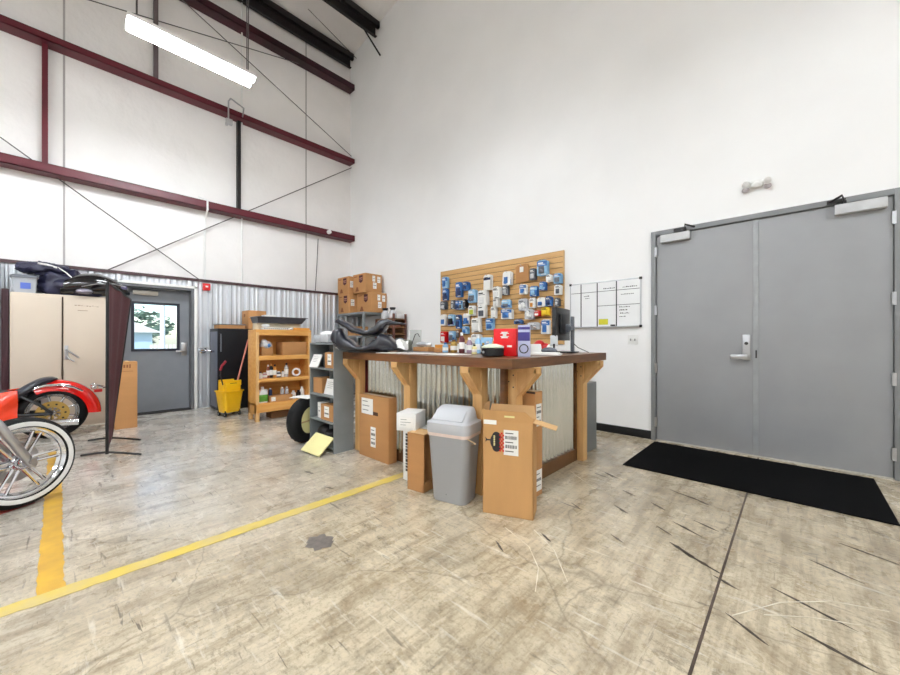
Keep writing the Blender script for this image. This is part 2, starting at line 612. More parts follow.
strut(-0.13, 3.69, 5.45, 'left upright maroon strut between the two lower girts')
strut(2.40, 3.69, 5.45, 'right upright dark strut between the two lower girts', M_dark)
strut(1.13, 5.53, 7.2, 'upright strut behind the hanging light', mat('grey strut', (96, 84, 86), 0.5))
strut(-2.7, 3.69, 5.45, 'upright maroon strut far left between the girts')

M_cable = mat('brace cable', (96, 92, 92), 0.4, 0.6)


def rod(p0, p1, r, label, name='brace_rod', m=M_cable, n=8):
    bb = MB(); bb.cyl(p0, p1, r, n=n)
    st(bb.build(name, m), label)


XB = XI + 0.08
rod((XB, -0.54, 3.95), (XB, 1.76, 2.28), 0.008, 'brace rod falling from the lower girt to the door')
rod((XB, 0.50, 2.27), (XB, 4.88, 5.38), 0.009, 'brace rod rising to the corner')
rod((XB, 0.3, 7.72), (XB, 4.88, 5.66), 0.008, 'brace rod falling behind the light')
rod((XB, 0.0, 6.31), (XB, 3.6, 7.21), 0.008, 'brace rod rising above the light')
rod((XB + .5, 3.55, 8.06), (XB + .25, 4.86, 7.9), 0.007, 'thin brace rod under the roof')
rod((-6.82, 4.55, 7.93), (-6.71, 4.89, 7.5), 0.018, 'short black knee brace from the purlin to the white wall', m=M_dark)
rod((XI + 0.06, 2.46, 2.27), (XI + 0.06, 2.46, 8.0), 0.016, 'tall white conduit beside the dark strut', 'conduit', M_white)
b = MB(); b.tube([(XI + 0.06, 1.84, 2.2), (XI + 0.06, 1.84, 3.3), (XI + 0.08, 1.84, 3.42), (XI + 0.24, 1.84, 3.54), (XI + 0.24, 1.84, 3.72), (XI + .24, 1.7, 3.74)], 0.017)
st(b.build('conduit', M_white), 'white conduit rising from the alarm box to the lower girt')
b = MB(); b.tube([(XI + 0.03, 4.05, 3.5), (XI + 0.03, 4.02, 2.9), (XI + 0.03, 3.98, 2.27)], 0.008)
st(b.build('wall_cable', M_cable), 'thin grey cable dropping from the lower girt near the corner')
b = MB(); b.cyl((XI + 0.224, 4.2, 3.64), (XI + 0.28, 4.2, 3.64), 0.045, n=20); b.box(XI + .28, XI + .30, 4.17, 4.23, 3.61, 3.67, .008)
tag(b.build('junction_box', M_white), 'small round white junction box on the lower maroon girt near the corner', 'junction box')
b = MB(); b.tube([(XI + .06, 2.46, 5.48), (-7.4, 2.34, 5.46), (-7.05, 2.02, 5.33), (-7.02, 1.98, 5.25), (-7.02, 1.98, 4.95)], 0.012); b.box(-7.05, -6.99, 1.94, 2.04, 4.86, 4.95, .01); b.cyl((-7.02, 1.95, 4.83), (-7.02, 1.95, 4.87), .02)
tag(b.build('wall_bracket', M_alu), 'bent metal bracket with a small box standing off the white conduit', 'bracket')

# ------------------------------------------------------------------ hanging lights
def shop_light(x, y0, y1, z, label, zroof):
    L_ = y1 - y0
    t = T('shop_light', label, 'light', (x, (y0 + y1) / 2, z), 0, 'twin tube lights hanging from the roof')
    h = L_ / 2
    bb = MB()
    prof = [(-0.14, 0.0), (-0.06, 0.055), (-0.05, 0.10), (0.05, 0.10), (0.06, 0.055), (0.14, 0.0), (0.135, 0.0), (0.055, 0.045), (-0.055, 0.045), (-0.135, 0.0)]
    bb.prism(prof, -h, h, 'y')
    bb.build('hood', M_white, t)
    for s in (-1, 1):
        bb = MB(); bb.cyl((s * 0.07, -h + 0.02, -0.008), (s * 0.07, h - 0.02, -0.008), 0.03, n=16)
        bb.build('tube', M_tube, t)
    for yy in (-h + 0.08, h - 0.08):
        bb = MB(); bb.cyl((0, yy, 0.1), (0.0, yy, zroof - z), 0.006, n=6); bb.cyl((0.05, yy, 0.1), (0.09, yy, zroof - z), 0.006, n=6)
        bb.build('hanger', M_cable, t)


def zr(x): return 8.06 + (x + 8.1) * 0.15


LX = [(-5.2, 'hanging by the left wall'), (-1.2, 'between counter and viewer'), (2.8, 'right of the double doors')]
for i, (x, lb) in enumerate(LX):
    dy = 0 if i == 0 else 0.2
    shop_light(x, 0.5 + dy, 1.76 + dy, 4.58, 'twin tube light of the first row ' + lb, zr(x) - .05)
    shop_light(x, -3.4, -2.14, 4.58, 'twin tube light of the second row ' + lb, zr(x) - .05)
    shop_light(x, -7.3, -6.04, 4.58, 'twin tube light of the rear row ' + lb, zr(x) - .05)

# ------------------------------------------------------------------ double doors in the white wall
d1 = T('door_1', 'wide grey steel double doors in the white wall', 'door', (-0.30, YN, 0), kind='structure')
b = MB()
b.box(-0.965, -0.915, -0.03, 0.1, 0, 2.487, .004); b.box(0.915, 0.965, -0.03, 0.1, 0, 2.487, .004); b.box(-0.915, 0.915, -0.03, 0.1, 2.435, 2.487, .004)
b.build('door_frame', M_grey_frame, d1)
for s, nm in ((-1, 'left'), (1, 'right')):
    b = MB(); x0, x1 = (-0.911, -0.003) if s < 0 else (0.003, 0.911)
    b.box(x0, x1, 0.0, 0.045, 0.012, 2.43, .003)
    leaf = b.build('door_leaf', M_grey_door, d1)
    for z in (0.22, 0.86, 1.55, 2.24):
        b = MB(); xx = s * 0.913
        b.cyl((xx, -0.012, z - 0.055), (xx, -0.012, z + 0.055), 0.009, n=10); b.box(xx - 0.012, xx + 0.012, -.033, 0, z - 0.055, z + 0.055)
        b.build('hinge', M_alu, leaf)
    cx0, cx1 = (-0.86, -0.565) if s < 0 else (0.56, 0.875)
    b = MB(); b.box(cx0, cx1, -0.06, 0.0, 2.335, 2.425, .008)
    cl = b.build('door_closer', mat('pale closer cover', (196, 197, 199), .35), leaf)
    q = cx1 - 0.05 if s < 0 else cx0 + 0.06
    b = MB(); b.cyl((q, -0.03, 2.42), (q, -0.03, 2.455), 0.016); b.tube([(q, -0.035, 2.455), (q - s * 0.02, -0.15, 2.475), (q + s * -0.09, -0.035, 2.462)], 0.011); b.box(q - .11, q + .01, -.045, -.03, 2.44, 2.475)
    b.build('closer_arm', M_dark, leaf)
b = MB(); b.box(-0.018, 0.024, -0.008, 0.0, 0.012, 2.43, .002); b.build('astragal', mat('grey astragal', (158, 160, 162), .4), d1)
b = MB(); b.box(-0.105, -0.04, -0.02, 0.0, 0.99, 1.25, .006)
hp = b.build('handle', M_alu, d1)
b2 = MB(); b2.box(-.915, .915, -.02, .12, 0, .011, .002); b2.build('threshold', mat('pale threshold', (186, 182, 172), .45), d1)
b2 = MB(); b2.box(-.915, .915, .046, .06, 0, 2.44); b2.build('light_block_sheet', M_dark, d1)  # unseen sheet added behind both leaves to block light leaking in from outside
b = MB(); b.cyl((-0.07, -0.02, 1.025), (-0.07, -0.07, 1.025), 0.024); b.box(-0.2, -0.05, -0.085, -0.055, 1.0, 1.045, .012)
b.build('lever', M_alu, hp)
b = MB(); b.cyl((-0.072, -0.02, 1.16), (-0.072, -0.028, 1.16), 0.016); b.build('keyhole', M_dark, hp)
b = MB(); b.box(0.0, 0.012, -.01, 0, 1.01, 1.09); b.build('strike_slot', M_dark, d1)

# ------------------------------------------------------------------ exit door in the left wall
d2 = T('door_2', 'grey exit door with a square window in the left wall', 'door', (XW, 1.12, 0), kind='structure')
b = MB()
for s in (-1, 1):
    y = s * 0.475
    b.box(-0.36, 0.004, y - 0.02, y + 0.02, 0, 2.085)
b.box(-0.36, 0.004, -0.455, 0.455, 2.045, 2.085)
b.build('door_frame', mat('dark grey frame', (104, 106, 110), .45), d2)
b = MB()
for s in (-1, 1):
    b.box(-0.02, 0.018, s * 0.495, s * 0.54, 0, 2.125, .004)
b.box(-0.02, 0.018, -0.54, 0.54, 2.085, 2.125, .004)
b.build('door_casing', M_white, d2)
GY0, GY1, GZ0, GZ1 = -0.29, 0.29, 1.04, 1.79
b = MB()
xa, xb = -0.22, -0.175
b.box(xa, xb, -0.452, GY0, 0.012, 2.04); b.box(xa, xb, GY1, 0.452, 0.012, 2.04); b.box(xa, xb, GY0, GY1, 0.012, GZ0); b.box(xa, xb, GY0, GY1, GZ1, 2.04)
leaf = b.build('door_leaf', mat('blue grey door paint', (130, 134, 140), .45, var=.04), d2)
b = MB()
for (y0, y1, z0, z1) in ((GY0 - .03, GY0 + .01, GZ0 - .03, GZ1 + .03), (GY1 - .01, GY1 + .03, GZ0 - .03, GZ1 + .03), (GY0, GY1, GZ0 - .03, GZ0 + .01), (GY0, GY1, GZ1 - .01, GZ1 + .03)):
    b.box(xb - 0.01, xb + 0.012, y0, y1, z0, z1)
b.build('window_frame', mat('dark blue frame', (30, 34, 48), .4), leaf)
b = MB(); b.box(-0.2, -0.194, GY0, GY1, GZ0, GZ1); b.build('window_pane', M_glass, leaf)
b = MB(); b.box(xb, xb + 0.05, -0.30, 0.02, 1.93, 2.0, .008); b.build('door_closer', mat('beige closer cover', (196, 190, 178), .4), leaf)
b = MB(); b.tube([(xb + .02, -.12, 2.0), (xb + .1, -.05, 2.03), (xb + .08, .25, 2.035)], .008); b.build('closer_arm', M_alu, leaf)
b = MB(); b.box(xb, xb + 0.012, 0.345, 0.425, 0.93, 1.15, .004); b.cyl((xb, .385, 1.0), (xb + .06, .385, 1.0), .018); b.box(xb + .045, xb + .07, .26, .40, .985, 1.02, .008)
b.build('handle', M_alu, leaf)
b = MB(); b.box(-0.3, 0.02, -0.455, 0.455, 0, 0.012); b.build('threshold', M_dark, d2)

# ------------------------------------------------------------------ outside the window
M_grass = mat('pale gravel yard', (176, 178, 160), 0.9, var=0.15, scale=0.8)
b = MB(); b.box(-90, -8.1, -60, 60, -0.8, -0.6); st(b.build('ground', M_grass), 'pale yard outside the exit door')
t = T('garage_building', 'low pale garage with a wide door seen through the exit door window', 'building', (-32, 1.0, -0.6))
b = MB(); b.box(-5, 0, -5, 3.4, 0, 2.32); b.build('wall', mat('pale blue siding', (176, 200, 214), .6, var=.03), t)
b = MB(); rr = [(0.4, -5.4, 2.3), (0.4, 3.9, 2.3), (-5.4, 3.9, 2.3), (-5.4, -5.4, 2.3), (-2.5, -3.2, 3.15), (-2.5, 2.6, 3.15)]
b.add(rr, [(0, 1, 5, 4), (1, 2, 5), (2, 3, 4, 5), (3, 0, 4), (3, 2, 1, 0)]); b.build('roof', mat('light shingle', (206, 202, 190), .8), t)
b = MB(); b.box(0, 0.05, -1.0, 2.2, 0, 1.85); 
for k in range(1, 4): b.box(0.05, .06, -1.0, 2.2, k * .46 - .02, k * .46)
b.build('garage_door', mat('pale teal door', (160, 196, 206), .5), t)
b = MB(); b.cyl((-25.5, 3.95, -0.6), (-25.5, 3.95, 4.6), 0.12, n=12); b.cyl((-25.5, 3.95, 4.6), (-25.1, 3.95, 4.7), .05); b.box(-25.2, -24.8, 3.8, 4.1, 4.66, 4.74)
tag(b.build('light_pole', M_white), 'white light pole in the yard beyond the exit door', 'pole')
b = MB()
for k in range(34): b.box(-24.04, -24.0, 3.2 + k * .16, 3.3 + k * .16, -0.6, 0.95)
b.box(-24.06, -24.04, 3.1, 8.6, -0.2, -0.1); b.box(-24.06, -24.04, 3.1, 8.6, 0.6, 0.7)
tag(b.build('picket_fence', M_white), 'white picket fence in the yard right of the garage', 'fence')
M_leaf = mat('blue green leaves', (96, 122, 104), 0.7, var=0.4, scale=1.2)
M_bark = mat('grey bark', (96, 86, 76), 0.9)
for i, (x, y, r, lb) in enumerate(((-44, -1.5, 3.0, 'leafy tree behind the garage roof, left'), (-50, 5.6, 3.4, 'leafy tree behind the white light pole'), (-50, 13.5, 3.6, 'leafy tree at the right edge of the yard'), (-50, -9.5, 3.4, 'leafy tree at the far left of the yard'))):
    t = T('yard_tree', lb + ' seen through the door window', 'tree', (x, y, -0.6))
    b = MB(); b.tube([(0, 0, 0), (.1, .1, 1.5), (0, 0, 3.2)], [.3, .22, .12]); b.build('trunk', M_bark, t)
    b = MB()
    rnd = random.Random(i + 3)
    for k in range(420):
        a, zz, q = rnd.uniform(0, 2 * PI), rnd.uniform(-1, 1), rnd.uniform(.55, 1)
        s = math.sqrt(1 - zz * zz) * r * q
        c = Vector((s * math.cos(a), s * math.sin(a), 2.6 + r * .62 * q * zz + .6))
        M = TR(*c) @ RZ(rnd.uniform(0, 6.3)) @ RX(rnd.uniform(0, 3.1))
        w = rnd.uniform(.25, .5)
        b.add([(-w, 0, 0), (0, -w * .5, .06), (w, 0, 0), (0, w * .5, .06)], [(0, 1, 2, 3)], M=M)
    b.build('crown', M_leaf, t)

# ------------------------------------------------------------------ fixtures on the walls
b = MB(); b.box(XW - .01, XW + 0.055, 1.735, 1.845, 2.07, 2.19, .006); 
t = tag(b.build('fire_alarm', M_fire), 'small red fire alarm box high on the ribbed liner beside the exit door', 'alarm')
b = MB(); b.box(XW + .056, XW + .06, 1.77, 1.81, 2.12, 2.15); b.build('alarm_lens', M_white, t)

t = T('emergency_light', 'white twin head emergency light above the double doors', 'light', (-0.29, YN, 2.79))
b = MB(); b.box(-0.07, 0.07, -0.07, 0, -0.055, 0.055, .02); b.ell((0, -.06, -.02), (.05, .035, .05)); b.build('housing', M_white, t)
t.scale = (.66, .66, .66)
for s in (-1, 1):
    b = MB(); M = TR(s * 0.115, -0.075, 0.0) @ RZ(s * R(35)) @ RX(R(100))
    b.lathe([(0.02, -0.05), (0.04, -0.02), (0.055, 0.03), (0.05, 0.035)], 20, M=M); b.cyl((s * .05, -.04, .0), (s * .1, -.06, 0), .015)
    hd = b.build('lamp_head', M_white, t)
    b = MB(); b.lathe([(0.047, 0.036), (0.03, 0.045), (0.001, 0.048)], 20, M=M); b.build('lens', mat('frosted lens', (214, 212, 210), .3), hd)
    b = MB(); b.ell((s * .13, -.06, -.075), (.05, .03, .045)); b.build('reflector', mat('pinkish grey shade', (176, 168, 170), .5), hd)

t = T('light_switch', 'white double switch plate on the wall left of the double doors', 'switch', (-1.475, YN, 1.2))
b = MB(); b.box(-0.06, 0.06, -0.008, 0, -0.058, 0.058, .003); b.build('plate', M_white, t)
for s in (-1, 1):
    b = MB(); b.box(s * .025 - .006, s * .025 + .006, -.02, -.008, -.014, .012); b.build('toggle', mat('grey toggle', (150, 150, 150), .4), t)

t = T('whiteboard', 'whiteboard with a ruled black grid on the white wall left of the double doors', 'whiteboard', (-1.835, YN, 1.36))
b = MB(); b.box(-0.445, 0.445, -0.012, 0, 0.01, 0.594); b.build('board', M_wbsurf, t)
b = MB()
for (x0, x1, z0, z1) in ((-.457, -.443, 0, .604), (.443, .457, 0, .604), (-.457, .457, 0, .014), (-.457, .457, .59, .604)):
    b.box(x0, x1, -0.018, 0, z0, z1)
b.box(-.44, .44, -.05, -.018, 0, .012)
b.build('frame', M_alu, t)
b = MB()
for (x, z) in ((-.45, .007), (.45, .007), (-.45, .597), (.45, .597)): b.box(x - .016, x + .016, -.022, 0, z - .016, z + .016, .005)
b.build('corner_cap', M_dark, t)
b = MB()
for x in (-0.30, -0.08, 0.165): b.box(x - .007, x + .007, -.014, -.012, .014, .59)
b.box(-.44, .44, -.014, -.012, .47, .476); b.box(-.08, .44, -.014, -.012, .28, .286)
b.build('grid_lines', M_blackmk, t)
b = MB()
rnd = random.Random(4)
for (x, z, w) in ((-.26, .42, .07), (-.24, .39, .05), (0.0, .5, .13), (.24, .50, .16), (.22, .41, .15), (.2, .25, .12), (.2, .21, .08), (.21, .17, .1), (.2, .13, .06)):
    xx = x
    while xx < x + w:
        q = rnd.uniform(.008, .02); b.box(xx, xx + q, -.0135, -.012, z, z + rnd.uniform(.006, .014)); xx += q + .006
b.build('handwriting', M_blackmk, t)
b = MB(); b.box(-.06, .06, -.015, -.012, .035, .11); b.build('yellow_note', mat('lime yellow note', (208, 202, 44), .5, var=.06), t)
b = MB(); b.box(.1, .155, -.045, -.018, .012, .034, .004); b.build('eraser', M_dark, t)

t = T('pipe_valve', 'shiny pipe valve sticking out of the ribbed liner right of the exit door', 'valve', (XW, 1.74, 1.02))
b = MB(); b.lathe([(.0, 0), (.06, 0), (.06, .015), (.02, .02), (.02, .1)], 20, M=RY(PI / 2)); b.cyl((.09, -.05, 0), (.09, .0, 0), .03); b.build('flange', M_chrome, t)
b = MB(); b.tube([(.1, 0, 0), (.12, .03, -.01), (.14, .12, -.02), (.25, .14, -.02), (.46, .02, -.02)], .016); b.build('pipe', M_chrome, t)
b = MB(); b.tube([(.06, -.1, .04), (.09, 0, .05), (.12, .06, .03)], .009); b.build('lever', M_alu, t)

# black floor mat
b = MB(); b.box(-1.205, 0.49, 3.69, 4.78, 0.001, 0.010, .004)
tag(b.build('door_mat', M_mat), 'long black carpet mat on the floor before the double doors', 'mat')

# ------------------------------------------------------------------ service counter
t = T('service_counter', 'L shaped service counter clad in corrugated steel with a dark wooden top', 'counter', (0, 0, 0))
b = MB()
b.prism([(-3.515, 2.075), (-1.38, 2.075), (-1.38, 3.75), (-2.05, 3.75), (-2.05, 2.80), (-3.515, 2.80)], 0.997, 1.068, 'z')
b.build('countertop', M_brown, t)


def corr(p0, p1, z0, z1, nrm, b, pitch=0.067, amp=0.019):
    p0, p1 = Vector(p0), Vector(p1)
    L_ = (p1 - p0).length
    n = int(L_ / pitch * 10)
    rows = []
    for i in range(n + 1):
        q = p0 + (p1 - p0) * (i / n)
        o = Vector(nrm) * (amp * math.sin(2 * PI * L_ * i / n / pitch))
        rows.append([(q.x + o.x, q.y + o.y, z0), (q.x + o.x, q.y + o.y, z1)])
    b.sheet(rows, 0.0015)


b = MB(); corr((-3.42, 2.315, 0), (-1.62, 2.315, 0), 0.09, 0.99, (0, 1, 0), b); b.build('corrugated_panel', M_galv, t)
b = MB(); corr((-1.618, 2.32, 0), (-1.618, 3.53, 0), 0.09, 0.99, (1, 0, 0), b); b.build('corrugated_panel', M_galv, t)
b = MB(); b.box(-3.45, -1.61, 2.30, 2.34, 0, 0.11, .004); b.build('base_board', M_brownraw, t)
b = MB(); b.box(-1.625, -1.585, 2.43, 3.53, 0, 0.115, .004); b.build('base_board', M_brownraw, t)
b = MB(); b.box(-3.45, -3.41, 2.29, 2.33, 0, 0.99); b.build('corner_trim', mat('maroon trim', (96, 24, 30), .5), t)
b = MB(); b.box(-1.63, -1.59, 2.29, 2.335, 0.0, 0.99); b.build('corner_trim', M_brown, t)
b = MB(); b.box(-1.63, -1.585, 3.50, 3.535, 0.0, 0.99); b.build('corner_trim', M_brown, t)
b = MB(); b.box(-3.44, -3.40, 2.34, 2.78, 0, .99); b.box(-2.05, -2.01, 2.8, 3.7, 0, .99); b.box(-3.44, -2.05, 2.74, 2.78, 0, .1); b.build('inner_frame', M_pine, t)


def post(x, y, ang, b_out=0.15):
    """4x4 post, local +x is the outward side carrying the bracket"""
    bb = MB()
    M = TR(x, y, 0) @ RZ(ang)
    bb.box(-0.045, 0.045, -0.045, 0.045, 0.0, 0.995, .004, M=M)
    p = bb.build('post', M_pine, t)
    bb = MB()
    bb.prism([(0.045, 0.995), (0.045 + b_out, 0.995), (0.045 + b_out, 0.95), (0.045, 0.775)], -0.036, 0.036, 'y', M=M)
    for q in (-1, 1):
        bb.prism([(0.045, 0.995), (0.045 + b_out, 0.995), (0.045 + b_out, 0.955), (0.045, 0.955)], q * 0.036, q * 0.045, 'y', M=M)
        bb.prism([(0.045 + b_out, 0.985), (0.045 + b_out, .94), (0.045, 0.765), (0.045, 0.81)], q * 0.036, q * 0.045, 'y', M=M)
    bb.build('bracket', M_pine, p)
    for (dx, z) in ((.02, .93), (-.02, .88), (.02, .84)):
        bb = MB(); bb.cyl((dx, -.047, z), (dx, -.045, z), .006, n=8, M=M)
        bb.build('screw', M_dark, p)


post(-3.465, 2.268, -PI / 2); post(-2.64, 2.268, -PI / 2); post(-1.80, 2.268, -PI / 2)
post(-1.565, 2.385, 0, .16); post(-1.565, 3.58, 0, .16)

# ------------------------------------------------------------------ slatwall behind the counter
t = T('slatwall_panel', 'tan slatwall display board on the white wall behind the counter', 'display board', (-4.80, 4.897, 1.13))
b = MB(); b.box(0, 2.41, -0.012, 0, 0, 1.32); b.build('back_board', M_slatg, t)
b = MB()
nsl = 17
for k in range(nsl):
    z = k * 1.32 / nsl
    b.box(0, 2.41, -0.026, -0.012, z + 0.008, z + 1.32 / nsl)
b.build('slats', M_slat, t)
b = MB(); b.box(-0.012, 0, -.028, 0, 0, 1.32); b.box(2.41, 2.422, -.028, 0, 0, 1.32); b.box(-.012, 2.422, -.028, 0, 1.32, 1.33)
b.build('edge_band', mat('tan edge band', (196, 158, 104), .5), t)
b = MB()
PACKS = {
 'top': [('white card with a dark header', 'W', -3.659, 2.134, .15, .25), ('blue and white blister pack', 'B', -3.277, 2.159, .15, .21), ('large brown cardboard sheet', 'C', -3.045, 2.21, .25, .27), ('small grey part pack', 'G', -2.834, 2.171, .1, .17), ('blue and grey coil pack', 'BG', -2.672, 2.238, .15, .22), ('small white box pack', 'W2', -2.564, 2.077, .08, .1), ('blue and dark round pack', 'BG', -2.433, 2.062, .11, .14)],
 'second': [('light blue blister pack', 'S', -4.645, 2.239, .12, .2), ('long dark blue blister pack', 'D', -4.305, 2.077, .12, .26), ('short dark blue pack', 'D', -4.135, 2.12, .12, .145), ('grey pack', 'G', -3.325, 1.977, .12, .15), ('blue pack with a white card', 'B', -3.0, 1.96, .11, .15), ('bright blue pack', 'B2', -2.82, 1.918, .12, .15), ('small blue pack', 'B2', -2.658, 1.977, .1, .12), ('white card with a dark part', 'WD', -2.438, 1.902, .1, .14)],
 'third': [('tall dark blue pack', 'D', -4.645, 2.023, .12, .21), ('blue pack with a black base', 'BG', -3.991, 1.938, .15, .22), ('big white square pack', 'W2', -3.772, 1.892, .2, .25), ('white pack', 'W2', -3.489, 1.952, .13, .19), ('narrow white pack', 'W2', -3.505, 1.79, .1, .14)],
 'fourth': [('squat dark grey pack', 'G', -4.675, 1.824, .13, .15), ('slim grey pack', 'G', -4.435, 1.823, .085, .155), ('slim charcoal pack', 'D', -4.333, 1.811, .085, .155), ('slim grey blue pack', 'BG', -4.233, 1.804, .085, .155), ('slim black pack', 'K', -4.143, 1.819, .085, .15), ('lime green tagged pack', 'L', -4.002, 1.694, .12, .17), ('white pack with dark print', 'WD', -3.782, 1.668, .15, .21), ('white sleeve pack', 'W2', -3.556, 1.64, .1, .19), ('wide blue and grey pack', 'BG', -3.309, 1.763, .16, .13), ('silver film bag', 'F', -3.015, 1.73, .15, .18), ('white and orange pack', 'O', -2.84, 1.744, .1, .15), ('square blue pack', 'B', -2.705, 1.747, .12, .135), ('dark and blue pack', 'D', -2.572, 1.749, .1, .135), ('small grey hook pack', 'G', -2.446, 1.728, .07, .12)],
 'fifth': [('blue white blister pack', 'B', -4.688, 1.561, .13, .2), ('dark blue violet blister pack', 'V', -4.488, 1.553, .15, .2), ('narrow tall black and blue pack', 'D', -4.313, 1.517, .1, .24), ('medium blue blister pack', 'B', -4.135, 1.555, .13, .19), ('small white blue pack', 'S', -4.155, 1.365, .12, .13), ('large white cloud shaped pack', 'W2', -3.917, 1.446, .2, .24), ('pale blue bottle pack', 'S', -3.624, 1.452, .14, .19), ('broad blue and white pack', 'B', -3.293, 1.602, .19, .16), ('dark blue wiper shaped pack', 'D', -3.09, 1.475, .14, .065), ('white and silver bag', 'F', -2.883, 1.577, .14, .15), ('red bag', 'R', -2.755, 1.586, .1, .085), ('yellow tag pack', 'Y', -2.64, 1.608, .12, .12), ('shiny chrome fitting pack', 'H', -2.84, 1.403, .19, .11), ('large white and blue pack', 'WB', -2.631, 1.386, .13, .21)],
 'bottom': [('red blister pack', 'R', -4.654, 1.25, .13, .2), ('grey blue blister pack', 'BG', -4.463, 1.264, .14, .18), ('brown capped pack', 'C2', -4.313, 1.3, .09, .145), ('white tilted pack', 'W2', -3.909, 1.217, .18, .155)],
}
COLS = {'W': (M_paper, M_dblue), 'B': (M_paper, M_blue), 'C': (M_card, M_paper), 'G': (M_greyp, M_clear), 'BG': (M_skyb, M_greyp), 'W2': (M_paper, M_white), 'S': (M_skyb, M_blue), 'D': (M_blue, M_dblue), 'B2': (M_blue, M_skyb), 'WD': (M_paper, M_greyp), 'K': (M_black, M_greyp), 'L': (M_paper, M_lime), 'F': (M_clear, M_white), 'O': (M_paper, M_orangeb), 'V': (M_skyb, M_black), 'R': (M_fire, M_paper), 'Y': (M_ytag, M_ytag), 'H': (M_clear, M_chrome), 'WB': (M_paper, M_blue), 'C2': (M_brownraw, M_greyp)}
ORD = ['first', 'second', 'third', 'fourth', 'fifth', 'sixth', 'seventh', 'eighth', 'ninth', 'tenth', 'eleventh', 'twelfth', 'thirteenth', 'fourteenth']
rnd = random.Random(21)
for row, lst in PACKS.items():
    lst = sorted(lst, key=lambda q: q[2])
    for k, (ds, code, x, z, w, h) in enumerate(lst):
        p = T('parts_pack', f'{ds} hung on slatwall, {ORD[k]} from left in {row} row', 'parts pack', (x, 4.874, z + h / 2), rnd.uniform(-.12, .12), 'packs hung on the slatwall')
        ca, cb = COLS[code]
        dep = 0.03 if code == 'C' else rnd.uniform(.06, .10)
        bb = MB(); bb.cyl((0, 0, -.012), (0, -dep - .03, -.012), .003, n=6); bb.cyl((0, -dep - .03, -.012), (0, -dep - .035, .006), .003, n=6); bb.build('peg_hook', M_alu, p)
        bb = MB()
        nc = 1 if code == 'C' else 3
        for q in range(nc):
            yy = -dep + q * dep * .36
            M = TR(rnd.uniform(-.004, .004), yy, 0) @ RY(rnd.uniform(-.05, .05)) @ RX(rnd.uniform(-.04, .04))
            pts = [(-w / 2, -h), (w / 2, -h), (w / 2, -.02), (w * .3, 0), (-w * .3, 0), (-w / 2, -.02)]
            bb.prism(pts, -.002, .002, 'y', M=M)
        bb.build('card', ca, p)
        bb = MB()
        d2_ = -dep - .002
        if code == 'C':
            bb.box(-.035, .035, d2_ - .003, d2_, -h * .42, -h * .12)
        elif code in ('F', 'H'):
            for q in range(5): bb.ell((rnd.uniform(-.3, .3) * w, d2_ - .012, -h * rnd.uniform(.3, .8)), (w * .2, .018, h * .16))
        elif code == 'W':
            bb.box(-w * .5, w * .5, d2_ - .002, d2_, -h * .35, -h * .2)
        else:
            bb.box(-w * .34, w * rnd.uniform(.1, .34), d2_ - .016, d2_, -h * .88, -h * rnd.uniform(.36, .5), .008)
            if rnd.random() < .6: bb.ell((w * rnd.uniform(-.2, .2), d2_ - .014, -h * rnd.uniform(.5, .8)), (w * .22, .014, h * .14))
        bb.build('blister', cb, p)
        if code in ('B', 'D', 'BG', 'B2', 'S', 'V', 'WB'):
            bb = MB(); z0 = rnd.choice((.0, .55)); bb.prism([(-w * .5, -h * (z0 + .4)), (w * .5, -h * (z0 + .4)), (w * .5, -h * z0 - .015), (-w * .5, -h * z0 - .015)], d2_ - .0015, d2_, 'y')
            bb.build('colour_band', {'B': M_blue, 'D': M_dblue, 'BG': M_blue, 'B2': M_skyb, 'S': M_blue, 'V': M_purple, 'WB': M_blue}[code], p)
        if code == 'C': continue
        bb = MB(); bb.box(-w * .4, w * .1, d2_ - .0022, d2_, -h * .24, -h * .16); bb.box(-w * .4, w * .3, d2_ - .0022, d2_, -h * .31, -h * .28); bb.box(-w * .1, w * .4, d2_ - .0022, d2_, -h * .96, -h * .92)
        bb.build('print', M_ink if code in ('W2', 'WD', 'W', 'F', 'O', 'Y', 'L') else M_paper, p)

# ------------------------------------------------------------------ carton helper
def carton(name, label, loc, sx, sy, sz, rz=0, m=M_card, group=None, seam=True, cat='box', b_=.004):
    """closed carton, base centred on loc, front is local -y"""
    t_ = T(name, label, cat, loc, rz, group)
    bb = MB(); bb.box(-sx / 2, sx / 2, -sy / 2, sy / 2, 0, sz, b_); bb.build('carton', m, t_)
    if seam:
        bb = MB()
        if sx >= sy: bb.box(-sx / 2, sx / 2, -.022, .022, sz, sz + .001)
        else: bb.box(-.022, .022, -sy / 2, sy / 2, sz, sz + .001)
        bb.build('tape', M_tape, t_)
    return t_


def front_label(t_, x, z, w, h, y, m=M_paper, lines=3, name='shipping_label', bars=True, axis='y', seed=1):
    """a stuck-on label with printed lines; axis 'y' faces -y, 'x' faces +x"""
    r_ = random.Random(seed)
    bb = MB()
    def bx(a0, a1, z0, z1, d, mi):
        if axis == 'y': bb.box(a0, a1, y - d, y, z0, z1, mi=mi)
        else: bb.box(y, y + d, a0, a1, z0, z1, mi=mi)
    bx(x - w / 2, x + w / 2, z - h / 2, z + h / 2, .001, 0)
    for k in range(lines):
        zz = z + h / 2 - h * (k + .7) / (lines + .6)
        if bars and k % 2 == 1:
            xx = x - w * .4
            while xx < x + w * .38:
                q = r_.uniform(.002, .006); bx(xx, xx + q, zz - h * .06, zz + h * .07, .0016, 1); xx += q + .003
        else:
            bx(x - w * .4, x - w * .4 + w * r_.uniform(.35, .8), zz - h * .02, zz + h * .015, .0016, 1)
    return bb.build(name, [m, M_ink], t_)


